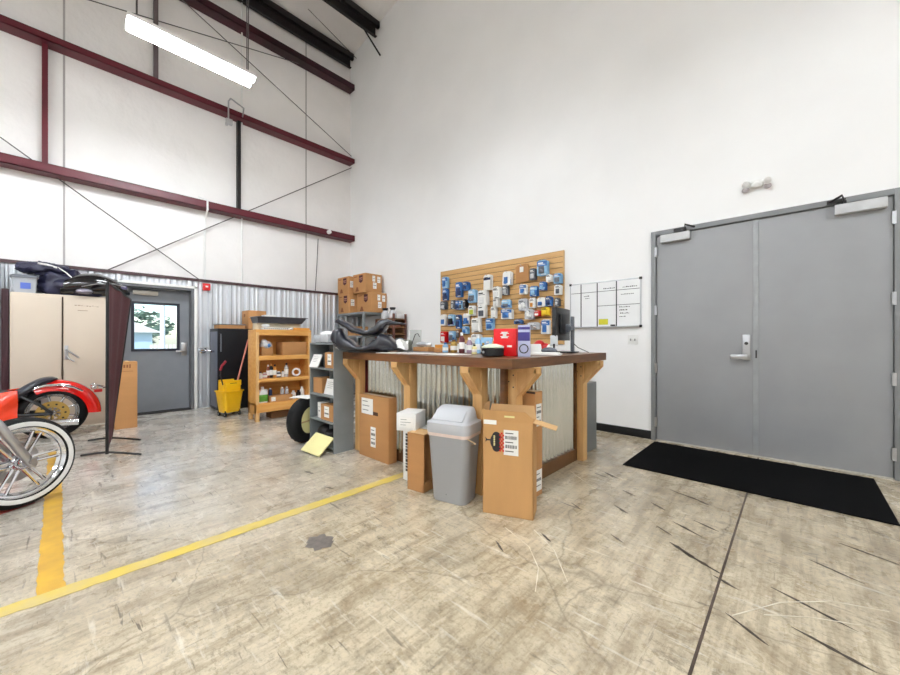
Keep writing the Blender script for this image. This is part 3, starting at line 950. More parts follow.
# flat carton leaning against the counter
t = carton('flat_carton', 'wide brown carton with a hand slot and white papers, leftmost under the counter', (-3.09, 2.215, 0), .50, .10, .635)
b = MB(); b.box(-.08, .08, -.052, -.049, .44, .475, .001); b.build('hand_slot', mat('slot dark', (70, 42, 22), .8), t)
front_label(t, -.10, .52, .2, .16, -.054, lines=3, bars=False, name='paper_sheet', seed=3)
front_label(t, 0.0, .22, .085, .20, -.051, lines=4, seed=5)
# white tall box, brown hollow box, small white box
t = carton('tall_white_box', 'tall narrow white box with black lettering standing behind the brown sleeve', (-2.385, 2.13, 0), .15, .2, .445, m=M_white, seam=False)
b = MB(); r_ = random.Random(9); zz = .08
while zz < .40:
    q = r_.uniform(.012, .03); b.box(-.04, .03, -.102, -.1, zz, zz + q); zz += q + .008
b.build('lettering', M_ink, t)
t = T('cardboard_sleeve', 'upright brown cardboard box open on its right side beside the grey bin', 'box', (-2.205, 2.01, 0), R(10))
b = MB(); sx, sy, sz = .165, .15, .455
b.box(-sx / 2, sx / 2, -sy / 2, -sy / 2 + .006, 0, sz); b.box(-sx / 2, sx / 2, sy / 2 - .006, sy / 2, 0, sz); b.box(-sx / 2, -sx / 2 + .006, -sy / 2, sy / 2, 0, sz)
b.box(-sx / 2, sx / 2, -sy / 2, sy / 2, 0, .006); b.box(-sx / 2, sx / 2, -sy / 2, sy / 2, sz - .006, sz); b.box(sx / 2 - .02, sx / 2, -sy / 2, sy / 2, 0, .07)
b.build('walls', M_card, t)
b = MB(); b.box(-sx / 2, sx / 2, -sy / 2, sy / 2, sz, sz + .002); b.build('top_flap', M_cardin, t)
t = carton('small_white_box', 'small white carton lying on top of the tall narrow white box', (-2.385, 2.06, .4465), .17, .23, .145, R(26), m=M_white, seam=False)
front_label(t, 0, .07, .12, .08, -.116, lines=3, bars=False, name='print', seed=8)
front_label(t, 0.0, .07, .12, .09, .0815, lines=3, bars=True, name='print', axis='x', seed=6)

# grey swing-top bin
t = T('trash_bin', 'grey plastic swing top bin in front of the corrugated counter', 'bin', (-1.885, 2.055, 0), R(14))


def rrect(sx, sy, r, n=5):
    out = []
    for cx_, cy_, a0 in ((sx - r, sy - r, 0), (-sx + r, sy - r, PI / 2), (-sx + r, -sy + r, PI), (sx - r, -sy + r, 1.5 * PI)):
        for k in range(n + 1):
            a = a0 + PI / 2 * k / n
            out.append((cx_ + r * math.cos(a), cy_ + r * math.sin(a)))
    return out


def rings(spec, r):
    return [[(x, y + (s[3] if len(s) > 3 else 0), s[2]) for x, y in rrect(s[0], s[1], min(r, s[0] * .9, s[1] * .9))] for s in spec]


b = MB(); b.loft(rings([(.135, .10, 0), (.14, .105, .01), (.168, .128, .50), (.17, .13, .505)], .05)); b.build('body', M_greybin, t)
b = MB(); b.loft(rings([(.175, .135, .488), (.175, .135, .512), (.168, .128, .512)], .05)); b.build('liner_bag', mat('clear bag edge', (226, 206, 196), .3), t)
b = MB(); b.loft(rings([(.177, .137, .512), (.18, .14, .54), (.178, .138, .585), (.166, .126, .59), (.155, .115, .60), (.145, .07, .665, .035), (.135, .045, .685, .05), (.12, .03, .69, .05)], .05))
lid = b.build('lid', M_lidbin, t)
b = MB(); M = TR(0, -.075, .635) @ RX(R(42)); b.box(-.125, .125, -.05, .05, -.006, .006, .004, M=M); b.build('swing_flap', M_lidbin, lid)
b = MB(); b.box(-.012, .0, -.1125, -.106, .06, .07); b.build('stain', M_greyshelf, t)
b = MB(); b.tube([(.165, -.11, .49), (.22, -.09, .46), (.165, -.04, .43)], .003, n=6); b.build('bag_tie', M_tape, t)

# tall open carton with logo
t = T('open_carton', 'tall open brown carton with a red and black logo standing before the counter corner', 'box', (-1.455, 2.16, 0), R(22.4))
sx, sy, sz = .345, .165, .68
b = MB(); th = .006
b.box(-sx / 2, sx / 2, -sy / 2, -sy / 2 + th, 0, .64); b.box(-sx / 2, sx / 2, sy / 2 - th, sy / 2, 0, .64)
b.box(-sx / 2, -sx / 2 + th, -sy / 2, sy / 2, 0, .64); b.box(sx / 2 - th, sx / 2, -sy / 2, sy / 2, 0, .64); b.box(-sx / 2, sx / 2, -sy / 2, sy / 2, 0, th)
b.build('walls', M_card2, t)
b = MB(); b.prism([(-sx / 2, 0), (sx / 2, 0), (sx / 2, .03), (sx / 2 - .05, .075), (-sx / 2, .075)], 0, .004, 'y', M=TR(0, -sy / 2, .64) @ RX(R(8))); b.build('flap', M_card2, t)
b = MB(); b.prism([(-sx / 2, 0), (sx / 2, 0), (sx / 2 - .02, .09), (-sx / 2 + .02, .09)], 0, .004, 'y', M=TR(0, sy / 2 - .004, .64) @ RX(R(-12))); b.build('flap', M_cardin, t)
b = MB(); b.box(0, .15, -sy / 2 + .01, sy / 2 - .03, 0, .004, M=TR(sx / 2, 0, .64) @ RY(R(14))); b.build('flap', M_cardin, t)
b = MB(); b.box(-.004, 0, -sy / 2 + .01, sy / 2 - .01, 0, .11, M=TR(-sx / 2 + .004, 0, .64) @ RY(R(4))); b.build('flap', M_cardin, t)
b = MB(); b.box(-.02, .05, -sy / 2 - .006, -sy / 2 - .002, .67, .684, M=Matrix()); b.build('hand_slot', M_cream, t)
b = MB(); y = -sy / 2 - .001
b.box(-.165, -.075, y - .001, y, .615, .645); b.build('torn_label', M_paper, t)
b = MB()
for (cx_, cz_, rx_, rz_) in ((-.075, .535, .03, .032), (-.085, .50, .034, .05), (-.075, .462, .03, .032)):
    b.prism([(cx_ + rx_ * math.cos(q * PI / 10), cz_ + rz_ * math.sin(q * PI / 10)) for q in range(20)], y - .0012, y, 'y')
b.prism([(-.155, .525), (-.14, .512), (-.115, .512), (-.115, .503), (-.14, .503), (-.155, .49), (-.15, .508)], y - .0012, y, 'y')
lg = b.build('logo', M_ink, t)
b = MB()
for k in range(6):
    b.prism([(-.09, .47 + k * .012), (-.082, .476 + k * .012), (-.09, .482 + k * .012), (-.098, .476 + k * .012)], y - .002, y - .0012, 'y')
b.build('logo_lettering', M_cream, lg)
b = MB()
for k in range(10):
    for j in range(3):
        if (k + j) % 2 == 0: b.box(-.055 + j * .011, -.044 + j * .011, y - .002, y - .0005, .435 + k * .013, .448 + k * .013)
b.build('logo_checks', M_fire, lg)
front_label(t, .025, .50, .10, .17, y, lines=5, seed=12)

t = carton('narrow_carton', 'narrow brown carton with white labels standing behind the open logo carton', (-1.512, 2.525, 0), .15, .11, .80, seam=True)
front_label(t, 0.0, .62, .08, .17, .0755, lines=4, axis='x', name='shipping_label', seed=15)
front_label(t, 0.0, .12, .09, .16, .0755, lines=3, axis='x', name='shipping_label', seed=16)
b = MB(); b.box(-.0, .076, -.0565, -.0545, .785, .8); b.build('edge_mark', M_ink, t)

# grey file cabinet
t = T('file_cabinet', 'low grey metal cabinet behind the wooden post at the counter end', 'cabinet', (-1.80, 3.88, 0))
b = MB(); b.box(-.19, .19, -.21, .21, 0, .735, .004); b.build('body', M_greycab, t)
for k in range(2):
    b = MB(); b.box(-.18, .18, .21, .22, .06 + k * .34, .38 + k * .34, .004); dr = b.build('drawer', M_greycab, t)
    b = MB(); b.box(-.05, .05, .22, .24, .28 + k * .34, .3 + k * .34, .004); b.build('handle', M_alu, dr)
b = MB(); b.cyl((.19, -.12, .66), (.193, -.12, .66), .012); b.cyl((.19, -.13, .6), (.193, -.13, .6), .006); b.build('lock', M_alu, t)

# ------------------------------------------------------------------ motorcycle seats on the counter
def seat(label, loc, rz, top, bot, wid, hollow):
    """side outline lofted along x; top / bot / wid are (x, value) lists"""
    def ip(L, x):
        for (a, va), (c, vc) in zip(L, L[1:]):
            if x <= c:
                f = (x - a) / (c - a); f = f * f * (3 - 2 * f)
                return va + (vc - va) * f
        return L[-1][1]
    t_ = T('loose_saddle', label, 'saddle', loc, rz, 'loose saddles on the counter')
    bb = MB(); rg = []
    x0, x1 = top[0][0], top[-1][0]
    N = 40
    for i in range(N + 1):
        x = x0 + (x1 - x0) * i / N
        zt, zb, w = ip(top, x), ip(bot, x), ip(wid, x)
        e = min(1, 6 * min(i, N - i) / N + .25)
        zm = (zt + zb) / 2
        r_ = []
        for k in range(16):
            a = 2 * PI * k / 16
            ca, sa = math.cos(a), math.sin(a)
            r_.append((x, w / 2 * math.copysign(abs(ca) ** .6, ca) * e, zm + (zt - zb) / 2 * math.copysign(abs(sa) ** .7, sa) * (.6 + .4 * e)))
        rg.append(r_)
    bb.loft(rg); bb.build('cushion', M_leather, t_, ang=60)
    bb = MB()
    for s in (-1, 1):
        pts = []
        for i in range(2, N - 1, 2):
            x = x0 + (x1 - x0) * i / N
            pts.append((x, s * ip(wid, x) / 2 * .93, ip(bot, x) + (ip(top, x) - ip(bot, x)) * .3))
        bb.tube(pts, .005, n=6)
    bb.build('piping', M_blackgloss, t_)
    bb = MB(); bb.box(x0 + hollow, x1 - .15, -.09, .09, ip(bot, (x0 + x1) / 2) - .012, ip(bot, (x0 + x1) / 2) + .012, .005); bb.build('seat_pan', M_black, t_)
    return t_


SR = R(43.2)
seat('black scooped motorcycle saddle lying on the counter end under another saddle', (-3.17, 2.15, 1.081), SR,
     [(-.37, .17), (-.34, .245), (-.27, .235), (-.19, .13), (-.08, .055), (.0, .06), (.09, .12), (.15, .18), (.21, .165), (.30, .10), (.37, .04)],
     [(-.37, .10), (-.32, .02), (-.22, .0), (-.1, .0), (.1, .0), (.24, .0), (.37, .015)],
     [(-.37, .14), (-.25, .26), (-.05, .26), (.12, .34), (.25, .26), (.37, .12)], .2)
seat('black sculpted motorcycle saddle stacked on top of the scooped saddle', (-3.17, 2.20, 1.325), SR,
     [(-.37, .08), (-.33, .10), (-.24, .05), (-.14, -.005), (-.04, -.035), (.04, .01), (.10, .075), (.16, .085), (.24, .06), (.35, .045)],
     [(-.37, .04), (-.28, .0), (-.18, -.06), (-.06, -.085), (.05, -.085), (.12, -.05), (.18, .02), (.35, .025)],
     [(-.37, .1), (-.2, .22), (0, .27), (.1, .32), (.2, .24), (.35, .08)], .3)

# ------------------------------------------------------------------ things on the counter
ZC = 1.069
def one(name, label, cat, loc, mb, m, rz=0, group=None):
    return tag(mb.build(name, m, None, loc, rz), label, cat, group)


t = T('red_box', 'square red box with a white emblem standing on the counter corner', 'box', (-1.665, 2.42, ZC), R(12))
b = MB(); b.box(-.095, .095, -.03, .03, 0, .215, .003); b.build('carton', mat('red box print', (222, 14, 24), .4, var=.05), t)
b = MB(); y = -.0305
b.prism([(-.03 + .0, .19), (.03, .19), (.012, .165), (.03, .14), (-.03, .14), (-.012, .165)], y - .001, y, 'y'); b.box(-.035, .035, y - .001, y, .150, .156); b.box(-.036, .036, y - .001, y, .174, .18)
b.box(.02, .06, y - .001, y, .07, .085); b.build('emblem', M_paper, t)
t = T('round_tin', 'round black tub with a pale lid before the red box', 'container', (-1.70, 2.29, ZC))
b = MB(); b.lathe([(.0, 0), (.072, 0), (.085, .008), (.088, .06), (.08, .066), (0, .066)], 32); b.build('tub', M_black, t)
b = MB(); b.lathe([(.086, .066), (.088, .075), (.07, .085), (.03, .096), (0, .097)], 32); b.build('lid', mat('pale green lid', (216, 226, 206), .4), t)
b = MB(); b.cyl((-.02, -.087, .034), (-.02, -.09, .034), .01); b.build('badge', M_alu, t)
t = T('wheel_brochure', 'violet and white pack with a wheel picture right of the red box', 'pack', (-1.50, 2.42, ZC), R(20))
b = MB(); b.box(-.045, .045, -.015, .015, 0, .24, .003); b.build('carton', mat('violet carton', (190, 194, 224), .4, var=.1), t)
b = MB(); b.box(-.045, .045, -.0165, -.0155, .12, .185); b.box(-.045, .045, -.0165, -.0155, .205, .225); b.build('print', M_purple, t)
b = MB(); b.lathe([(.028, 0), (.036, 0), (.036, .001), (.028, .001)], 24, M=TR(0, -.0155, .06) @ RX(PI / 2), closed=True); b.build('wheel_picture', M_ink, t)

BOT = [(-2.60, 2.70, .03, .10, M_skyb, M_blue, 'short blue capped bottle', 'leftmost in the row on the counter'),
       (-2.50, 2.72, .035, .13, M_gold, M_brownraw, 'squat gold bottle', 'second in the row on the counter'),
       (-2.36, 2.68, .028, .20, mat('dark red can', (96, 34, 40), .4), M_white, 'tall dark red can', 'left of the mauve bottle on the counter'),
       (-2.28, 2.70, .028, .15, mat('mauve bottle', (164, 140, 160), .4), M_white, 'mauve bottle', 'right of the tall dark red can'),
       (-2.19, 2.72, .03, .17, M_skyb, M_white, 'pale blue spray bottle', 'behind the small boxes on the counter'),
       (-2.05, 2.62, .022, .10, M_black, M_gold, 'small black bottle with a gold cap', 'beside the blue can on the counter'),
       (-1.985, 2.60, .026, .115, M_blue, M_white, 'small blue can with a white cap', 'left of the round black tub'),
       (-2.12, 2.58, .024, .085, M_cream, M_black, 'cream bottle with a black cap', 'at the right end of the bottle row')]
for (x, y, r, h, m, mc, ds, pos) in BOT:
    t = T('bottle', f'{ds} {pos}', 'bottle', (x, y, ZC), 0, 'bottles along the counter')
    b = MB(); b.lathe([(0, 0), (r * .95, 0), (r, .006), (r, h * .68), (r * .5, h * .82), (r * .45, h * .84)], 18); b.build('body', m, t)
    b = MB(); b.lathe([(r * .5, h * .84), (r * .5, h), (0, h)], 14); b.build('cap', mc, t)
    b = MB(); b.lathe([(r * 1.01, h * .2), (r * 1.02, h * .22), (r * 1.02, h * .5), (r * 1.01, h * .52)], 18, closed=True); b.build('label', M_paper, t)

b = MB(); b.box(-.055, .055, -.02, .02, 0, .15, .003); one('parts_box', 'white and pale blue carton standing between the bottles and the black tub', 'box', (-2.10, 2.74, ZC), b, M_skyb, R(15))
b = MB(); b.box(-.06, .06, -.004, .004, 0, .1, .001, M=RX(R(-14))); one('green_display', 'dark green card standing behind the red box', 'card', (-1.72, 2.56, ZC + .115), b, mat('dark green card', (38, 66, 58), .4), R(20))
# a stand for it: the card rests on a carton
b = MB(); b.box(-.075, .075, -.05, .05, 0, .113, .003); one('brown_carton', 'small brown carton hidden behind the red box on the counter', 'box', (-1.73, 2.57, ZC), b, M_card, R(20))

# left part of the counter
b = MB(); b.box(-.16, .16, -.11, .11, 0, .006, .001); one('clipboard', 'dark flat clipboard lying on the counter right of the saddles', 'clipboard', (-2.86, 2.52, ZC), b, M_greyp, R(8))
b = MB(); b.box(-.12, .12, -.1, .1, 0, .004); one('paper_stack', 'white sheets lying on the counter beside the saddles', 'paper', (-2.86, 2.22, ZC), b, M_paper, R(30))
b = MB(); b.box(-.15, .15, -.1, .1, 0, .003); one('paper_stack', 'white sheets lying in front of the clipboard', 'paper', (-2.62, 2.34, ZC), b, M_paper, R(5))
b = MB(); b.box(-.16, .16, -.11, .11, 0, .003); one('paper_stack', 'large white sheet lying before the row of bottles', 'paper', (-2.22, 2.36, ZC), b, M_paper, R(-4))
t = carton('parts_carton', 'low brown carton with a torn white top near the saddles on the counter', (-2.92, 2.70, ZC), .2, .12, .05, R(10))
b = MB(); b.ell((-.03, 0, .08), (.07, .04, .03)); b.ell((.05, .01, .075), (.04, .04, .03)); b.build('padding', M_clear, t)
t = carton('parts_carton', 'flat brown carton at the back of the counter left of the slatwall packs', (-2.68, 2.76, ZC), .2, .1, .04, R(4))
b = MB(); b.box(-.1, .1, -.04, .04, 0, .035, .002); one('brown_book', 'thin brown box stacked on the flat brown carton', 'box', (-2.68, 2.76, ZC + .042), b, M_orangeb, R(-6))
b = MB(); b.sheet([[(-.06 + .02 * i, -.02 * math.sin(i * 1.1 + j), .0 + .03 * j + .012 * math.sin(i)) for j in range(4)] for i in range(7)], .003)
one('plastic_bag', 'crumpled white plastic bag in front of the saddle tail', 'bag', (-2.87, 2.36, ZC + .035), b, M_white, R(43))
t = T('sign_card', 'pale grey card with a curved black line standing behind the saddle tail', 'card', (-3.1, 2.74, ZC), R(20))
b = MB(); b.box(-.07, .07, -.006, .006, 0, .24, .002); b.build('card', mat('pale grey card', (190, 192, 188), .5), t)
b = MB(); b.tube([(-.05, -.008, .06), (-.03, -.008, .12), (0, -.008, .19), (.03, -.008, .2), (.055, -.008, .16)], .004, n=6); b.build('curved_line', M_ink, t)
t = T('headlamp_bezel', 'round dark headlamp part standing on the counter behind the saddle tail', 'part', (-3.28, 2.66, ZC))
b = MB(); M = TR(0, 0, .075) @ RX(PI / 2); b.lathe([(.05, -.03), (.075, -.02), (.075, .03), (.055, .035)], 24, M=M, closed=True); b.build('ring', M_greyp, t)
b = MB(); b.box(.06, .16, -.03, .05, 0, .13, .02); b.build('bracket', mat('olive grey part', (120, 122, 112), .4), t)

# stuff on the east run
t = T('computer_monitor', 'black computer monitor seen from behind at the counter end', 'monitor', (-1.70, 3.44, ZC), R(8))
b = MB(); b.box(-.02, .02, -.23, .2, .12, .44, .006); b.box(.02, .045, -.13, .12, .18, .38, .012); b.build('screen_housing', M_black, t)
b = MB(); b.box(-.0215, -.02, -.215, .185, .135, .43); b.build('screen', M_blackgloss, t)
b = MB(); b.box(.045, .075, -.03, .03, .2, .28, .005); b.box(.075, .1, .03, .09, .0, .36, .006); b.box(.055, .1, -.03, .09, .22, .26); b.build('stand_column', M_greyp, t)
b = MB(); b.box(-.08, .13, -.1, .14, 0, .012, .005); b.build('stand_base', M_black, t)
b = MB(); b.tube([(.09, .06, .1), (.13, .1, .05), (.2, .16, .01), (.23, .1, .006)], .004, n=6); b.build('cable', M_black, t)
b = MB(); b.box(-.13, .13, -.09, .09, 0, .012); b.box(-.11, .11, -.07, .07, .012, .02); one('paper_stack', 'white papers lying on the counter before the monitor', 'paper', (-1.56, 2.86, ZC), b, M_paper, R(20))
t = T('desk_phone', 'white desk phone on the counter between the violet pack and the monitor', 'phone', (-1.77, 3.0, ZC), R(25))
b = MB(); b.prism([(-.08, 0), (.08, 0), (.08, .03), (-.08, .09)], -.08, .08, 'x'); b.build('base', M_white, t)
b = MB(); b.box(-.075, -.035, -.09, .09, .07, .1, .012); b.build('handset', M_white, t)
t = T('red_bag', 'small red and white bag lying behind the desk phone', 'bag', (-1.87, 3.3, ZC + .02), R(15))
b = MB(); b.ell((0, 0, .045), (.06, .05, .06)); b.ell((.06, 0, .035), (.05, .04, .04)); b.build('bag', M_fire, t)
b = MB(); b.ell((.1, 0, .03), (.05, .04, .035)); b.build('white_end', M_white, t)
t = T('card_reader', 'small grey card reader standing on the counter left of the monitor', 'card reader', (-1.66, 3.2, ZC), R(25))
b = MB(); b.box(-.03, .03, -.02, .02, .0, .03, .005); b.cyl((0, 0, .03), (0, 0, .09), .01); b.build('stand', M_dark, t)
b = MB(); b.box(-.035, .035, -.012, .012, .07, .17, .006, M=RX(R(-8))); b.build('screen_housing', mat('grey reader', (186, 190, 192), .4), t)
b = MB(); b.ell((0, 0, .031), (.07, .05, .03)); one('computer_mouse', 'dark grey rounded lump on the counter between desk phone and card reader', 'device', (-1.62, 3.03, ZC), b, M_greyp, R(40))
t = T('wood_bottle', 'small amber bottle right of the violet pack', 'bottle', (-1.88, 2.55, ZC), 0, 'bottles along the counter')
b = MB(); b.lathe([(0, 0), (.03, 0), (.03, .08), (.012, .105), (.012, .12), (0, .12)], 18); b.build('body', mat('amber bottle', (190, 138, 78), .4), t)

# ------------------------------------------------------------------ corner rack with cartons
t = T('corner_rack', 'grey shelving rack in the corner carrying four brown cartons', 'shelf', (-7.53, 4.30, 0))
for k, z in enumerate((.1, .7, 1.25, 1.74)):
    b = MB(); b.box(0, 1.05, 0, .58, z, z + .04, .004); b.build('shelf_board', M_greyshelf, t)
for x in (0.02, 1.03):
    for y in (0.02, .56):
        b = MB(); b.box(x - .02, x + .02, y - .02, y + .02, 0, 1.74); b.build('upright', M_greyshelf, t)
b = MB(); b.box(.25, .6, .1, .4, 0, .2, .004); one('brown_carton', 'brown carton on the middle shelf of the corner rack', 'box', (-7.5, 4.3, 1.291), b, M_card)


def shield_box(label, x0, x1, y0, y1, z, h, seed):
    t_ = T('shield_carton', label, 'box', ((x0 + x1) / 2, (y0 + y1) / 2, z), 0, 'cartons on the corner rack')
    sx_, sy_ = x1 - x0, y1 - y0
    bb = MB(); bb.box(-sx_ / 2, sx_ / 2, -sy_ / 2, sy_ / 2, 0, h, .004); bb.build('carton', M_card, t_)
    bb = MB(); bb.box(-sx_ / 2, sx_ / 2, -.02, .02, h, h + .001); bb.build('tape', M_tape, t_)
    yy = -sy_ / 2
    xx = sx_ * .12
    bb = MB(); bb.prism([(xx - .06, h * .92), (xx + .08, h * .92), (xx + .08, h * .6), (xx + .01, h * .5), (xx - .06, h * .6)], yy - .0012, yy, 'y')
    sh = bb.build('shield_logo', mat('maroon print', (74, 26, 28), .7), t_)
    bb = MB(); bb.box(xx - .045, xx + .065, yy - .002, yy - .0012, h * .74, h * .79); bb.box(xx - .045, xx + .065, yy - .002, yy - .0012, h * .66, h * .69); bb.build('shield_lettering', mat('pinkish print', (168, 120, 110), .7), sh)
    bb = MB(); bb.prism([(-sx_ * .3, h * .08), (-sx_ * .02, h * .08), (-sx_ * .1, h * .3), (-sx_ * .2, h * .32)], yy - .0012, yy, 'y'); bb.box(-sx_ * .4, -sx_ * .15, yy - .0012, yy, h * .85, h * .89); bb.build('print', mat('brown print', (130, 78, 44), .8), t_)
    for k, (q, zz, w, hh) in enumerate(((-.28, .55, .09, .14), (.05, .38, .09, .13), (.0, .75, .07, .12), (.26, .72, .08, .13))):
        if k == seed % 4: continue
        front_label(t_, q * sy_ * 1.2, zz * h, w, hh, sx_ / 2, axis='x', lines=3, seed=seed + k)


shield_box('brown shield print carton, lower left of the stack on the corner rack', -7.52, -7.06, 4.33, 4.80, 1.782, .42, 3)
shield_box('brown shield print carton, upper left of the stack on the corner rack', -7.53, -7.07, 4.32, 4.79, 2.204, .38, 2)
shield_box('brown shield print carton, lower right of the stack on the corner rack', -6.98, -6.46, 4.47, 4.87, 1.782, .42, 8)
shield_box('brown shield print carton, upper right of the stack on the corner rack', -7.03, -6.56, 4.40, 4.82, 2.204, .40, 4)

t = T('wooden_rack', 'small dark wooden shelf rack against the white wall behind the counter', 'shelf', (-6.38, 4.52, 0))
for z in (.4, .9, 1.3, 1.44, 1.60):
    b = MB(); b.box(0, .60, 0, .34, z, z + .025); b.build('shelf_board', M_brownraw, t)
for x in (0.0, .575):
    for y in (0.0, .30):
        b = MB(); b.box(x, x + .03, y, y + .04, 0, 1.72 if x else 1.62); b.build('upright', mat('dark red wood', (94, 54, 44), .5), t)
b = MB(); b.box(0, .6, .33, .345, 0, 1.62); b.build('back_panel', M_brownraw, t)
for k, (x, lb) in enumerate(((-6.20, 'left'), (-5.95, 'right'))):
    t = T('silver_bottle', f'{lb} of two silver bottles with black caps on top of the wooden rack', 'bottle', (x, 4.64, 1.626), 0, 'silver bottles on the wooden rack')
    b = MB(); b.lathe([(0, 0), (.075, 0), (.08, .01), (.08, .1), (.05, .17), (.035, .18)], 20); b.build('body', M_clear, t)
    b = MB(); b.lathe([(.04, .18), (.06, .2), (.06, .23), (0, .235)], 16); b.build('cap', M_black, t)
for k, x in enumerate((-6.28, -6.16, -6.04, -5.92)):
    b = MB(); b.box(-.045, .045, -.1, .1, 0, .1, .004)
    one('red_carton', f'small reddish carton, {ORD[k]} from the left on the upper inner shelf of the wooden rack', 'box', (x, 4.69, 1.4655), b, mat('reddish carton', (150, 84, 66), .6), 0, 'cartons in the wooden rack')

# ------------------------------------------------------------------ grey shelf at the counter end
t = T('grey_shelf', 'grey open shelf unit standing at the left end of the counter', 'shelf', (-3.79, 1.975, 0))
sx, sy = .27, .235
for z in (.04, .30, .58, .87, 1.145):
    b = MB(); b.box(-sx + .012, sx - .012, 0, sy, z, z + .02); b.build('shelf_board', M_greyshelf, t)
for s in (-1, 1):
    b = MB(); b.box(s * sx, s * (sx - .012), 0, sy, 0, 1.165); b.build('side_panel', M_greyshelf, t)
b = MB(); b.box(-.006, .006, .1, sy - .01, .06, 1.145); b.build('divider', M_greyshelf, t)
b = MB(); b.box(-sx + .012, sx - .012, sy - .008, sy, 0, 1.165); b.build('back_panel', mat('dark grey back', (52, 54, 62), .6), t)

SX, SY = -3.79, 1.975
def bx_on(name, label, cat, x, y, z, w, d, h, m=M_card, rz=0, group=None, lab=False):
    t_ = T(name, label, cat, (SX + x, SY + y, z), rz, group)
    bb = MB(); bb.box(-w / 2, w / 2, -d / 2, d / 2, 0, h, .003); bb.build('carton', m, t_)
    if lab: front_label(t_, 0, h * .55, w * .4, h * .7, -d / 2, lines=2, seed=int(x * 100) + 50)
    return t_


def paper_pad(label, x, y, z, w, h, tilt, m=M_paper):
    t_ = T('paper_pad', label, 'paper', (SX + x, SY + y, z), 0, 'papers in the grey shelf')
    bb = MB(); bb.box(-w / 2, w / 2, -.006, .006, 0, h, M=RX(R(tilt))); bb.build('sheets', m, t_)
    bb = MB()
    for k in range(4): bb.box(-w * .3, w * .3 - k * .01, -.0075, -.006, h * (.78 - k * .12), h * (.8 - k * .12), M=RX(R(tilt)))
    bb.build('print', mat('grey print', (130, 130, 132), .8), t_)


G = 'boxes in the grey shelf'
bx_on('brown_carton', 'brown carton with a pale label in the top compartment of the grey shelf', 'box', .13, .115, .8905, .2, .18, .17, lab=True, group=G)
paper_pad('white paper pad leaning out of the top compartment of the grey shelf', -.14, -.02, .8915, .19, .15, -22)
bx_on('brown_carton', 'brown carton at the left of the second compartment of the grey shelf', 'box', -.14, .115, .6005, .19, .18, .17, group=G)
bx_on('brown_carton', 'small brown carton at the back right of the second compartment of the grey shelf', 'box', .17, .16, .6005, .12, .12, .22, group=G)
paper_pad('white paper pad leaning in the second compartment of the grey shelf', .1, .04, .6015, .22, .17, -14)
bx_on('white_carton', 'white carton in the third compartment of the grey shelf', 'box', -.13, .12, .3205, .09, .15, .17, M_white, lab=True, group=G)
bx_on('brown_carton', 'brown carton with a torn corner in the third compartment of the grey shelf', 'box', .08, .11, .3205, .26, .18, .17, lab=True, group=G)
b = MB(); b.ell((0, 0, .09), (.11, .1, .09)); b.ell((.1, 0, .07), (.08, .08, .07)); one('rag_bundle', 'dark bundle of rags in the bottom compartment of the grey shelf', 'rags', (SX - .1, SY + .115, .061), b, M_dark)
b = MB(); b.box(-.15, .15, -.006, .006, 0, .235, .002, M=RX(R(-50)) @ RY(R(6))); one('foam_board', 'cream coloured board leaning out of the bottom of the grey shelf onto the floor', 'board', (SX + .11, SY - .185, .018), b, M_cream, R(14))
t = T('film_package', 'white film wrapped package lying on top of the grey shelf', 'package', (SX - .04, SY + .115, 1.166))
b = MB(); b.box(-.17, .15, -.1, .1, 0, .09, .02); b.build('package', M_clear, t)
b = MB(); b.ell((.0, -.02, .1), (.1, .07, .03)); b.build('wrinkled_top', M_white, t)
b = MB(); b.box(-.012, .012, -.012, .012, 0, .16); one('steel_channel', 'short grey steel channel upright in the top compartment of the grey shelf', 'channel', (SX - .03, SY + .06, .8905), b, M_alu)

# loose tyre with paper on top
t = T('tyre_on_foam', 'loose black motorcycle tyre on a foam hub standing left of the grey shelf', 'tyre', (-4.20, 1.985, .262), R(24.8))
def tyre_prof(Ro, Ri, w):
    out = []
    for k in range(13):
        a = PI * k / 12
        out.append((Ri + (Ro - Ri) * math.sin(a) ** .7, -w / 2 * math.cos(a)))
    return out + [(Ri - .006, w * .42), (Ri - .006, -w * .42)]
MXA = RY(PI / 2)
b = MB(); b.lathe(tyre_prof(.262, .155, .16), 48, M=MXA, closed=True)
for k in range(24):
    a = 2 * PI * k / 24
    M = Matrix.Rotation(a, 4, 'X') @ TR(0, 0, .2605)
    for s in (-1, 1):
        b.box(s * .008, s * .034, -.005, .005, -.004, .002, mi=1, M=M @ RZ(s * R(35)))
b.build('tyre', [M_rubber, mat('groove black', (8, 8, 8), .9)], t, ang=50)
b = MB(); b.lathe([(.0, -.07), (.151, -.07), (.151, .07), (.11, .075), (.05, .06), (0, .06)], 32, M=MXA); b.build('foam_hub', M_cream, t)
b = MB(); b.box(.071, .078, -.15, .15, -.012, .004); b.build('hub_strap', M_tape, t)
b = MB(); b.sheet([[(-.13 + .26 * i / 6, -.11 + .22 * j / 6, .0 - .5 * ((-.11 + .22 * j / 6) ** 2) - .35 * ((-.13 + .26 * i / 6) ** 2)) for j in range(7)] for i in range(7)], .003)
one('paper_sheet', 'white paper sheet draped on top of the loose tyre', 'paper', (-4.20, 1.985, .537), b, M_paper, R(24))
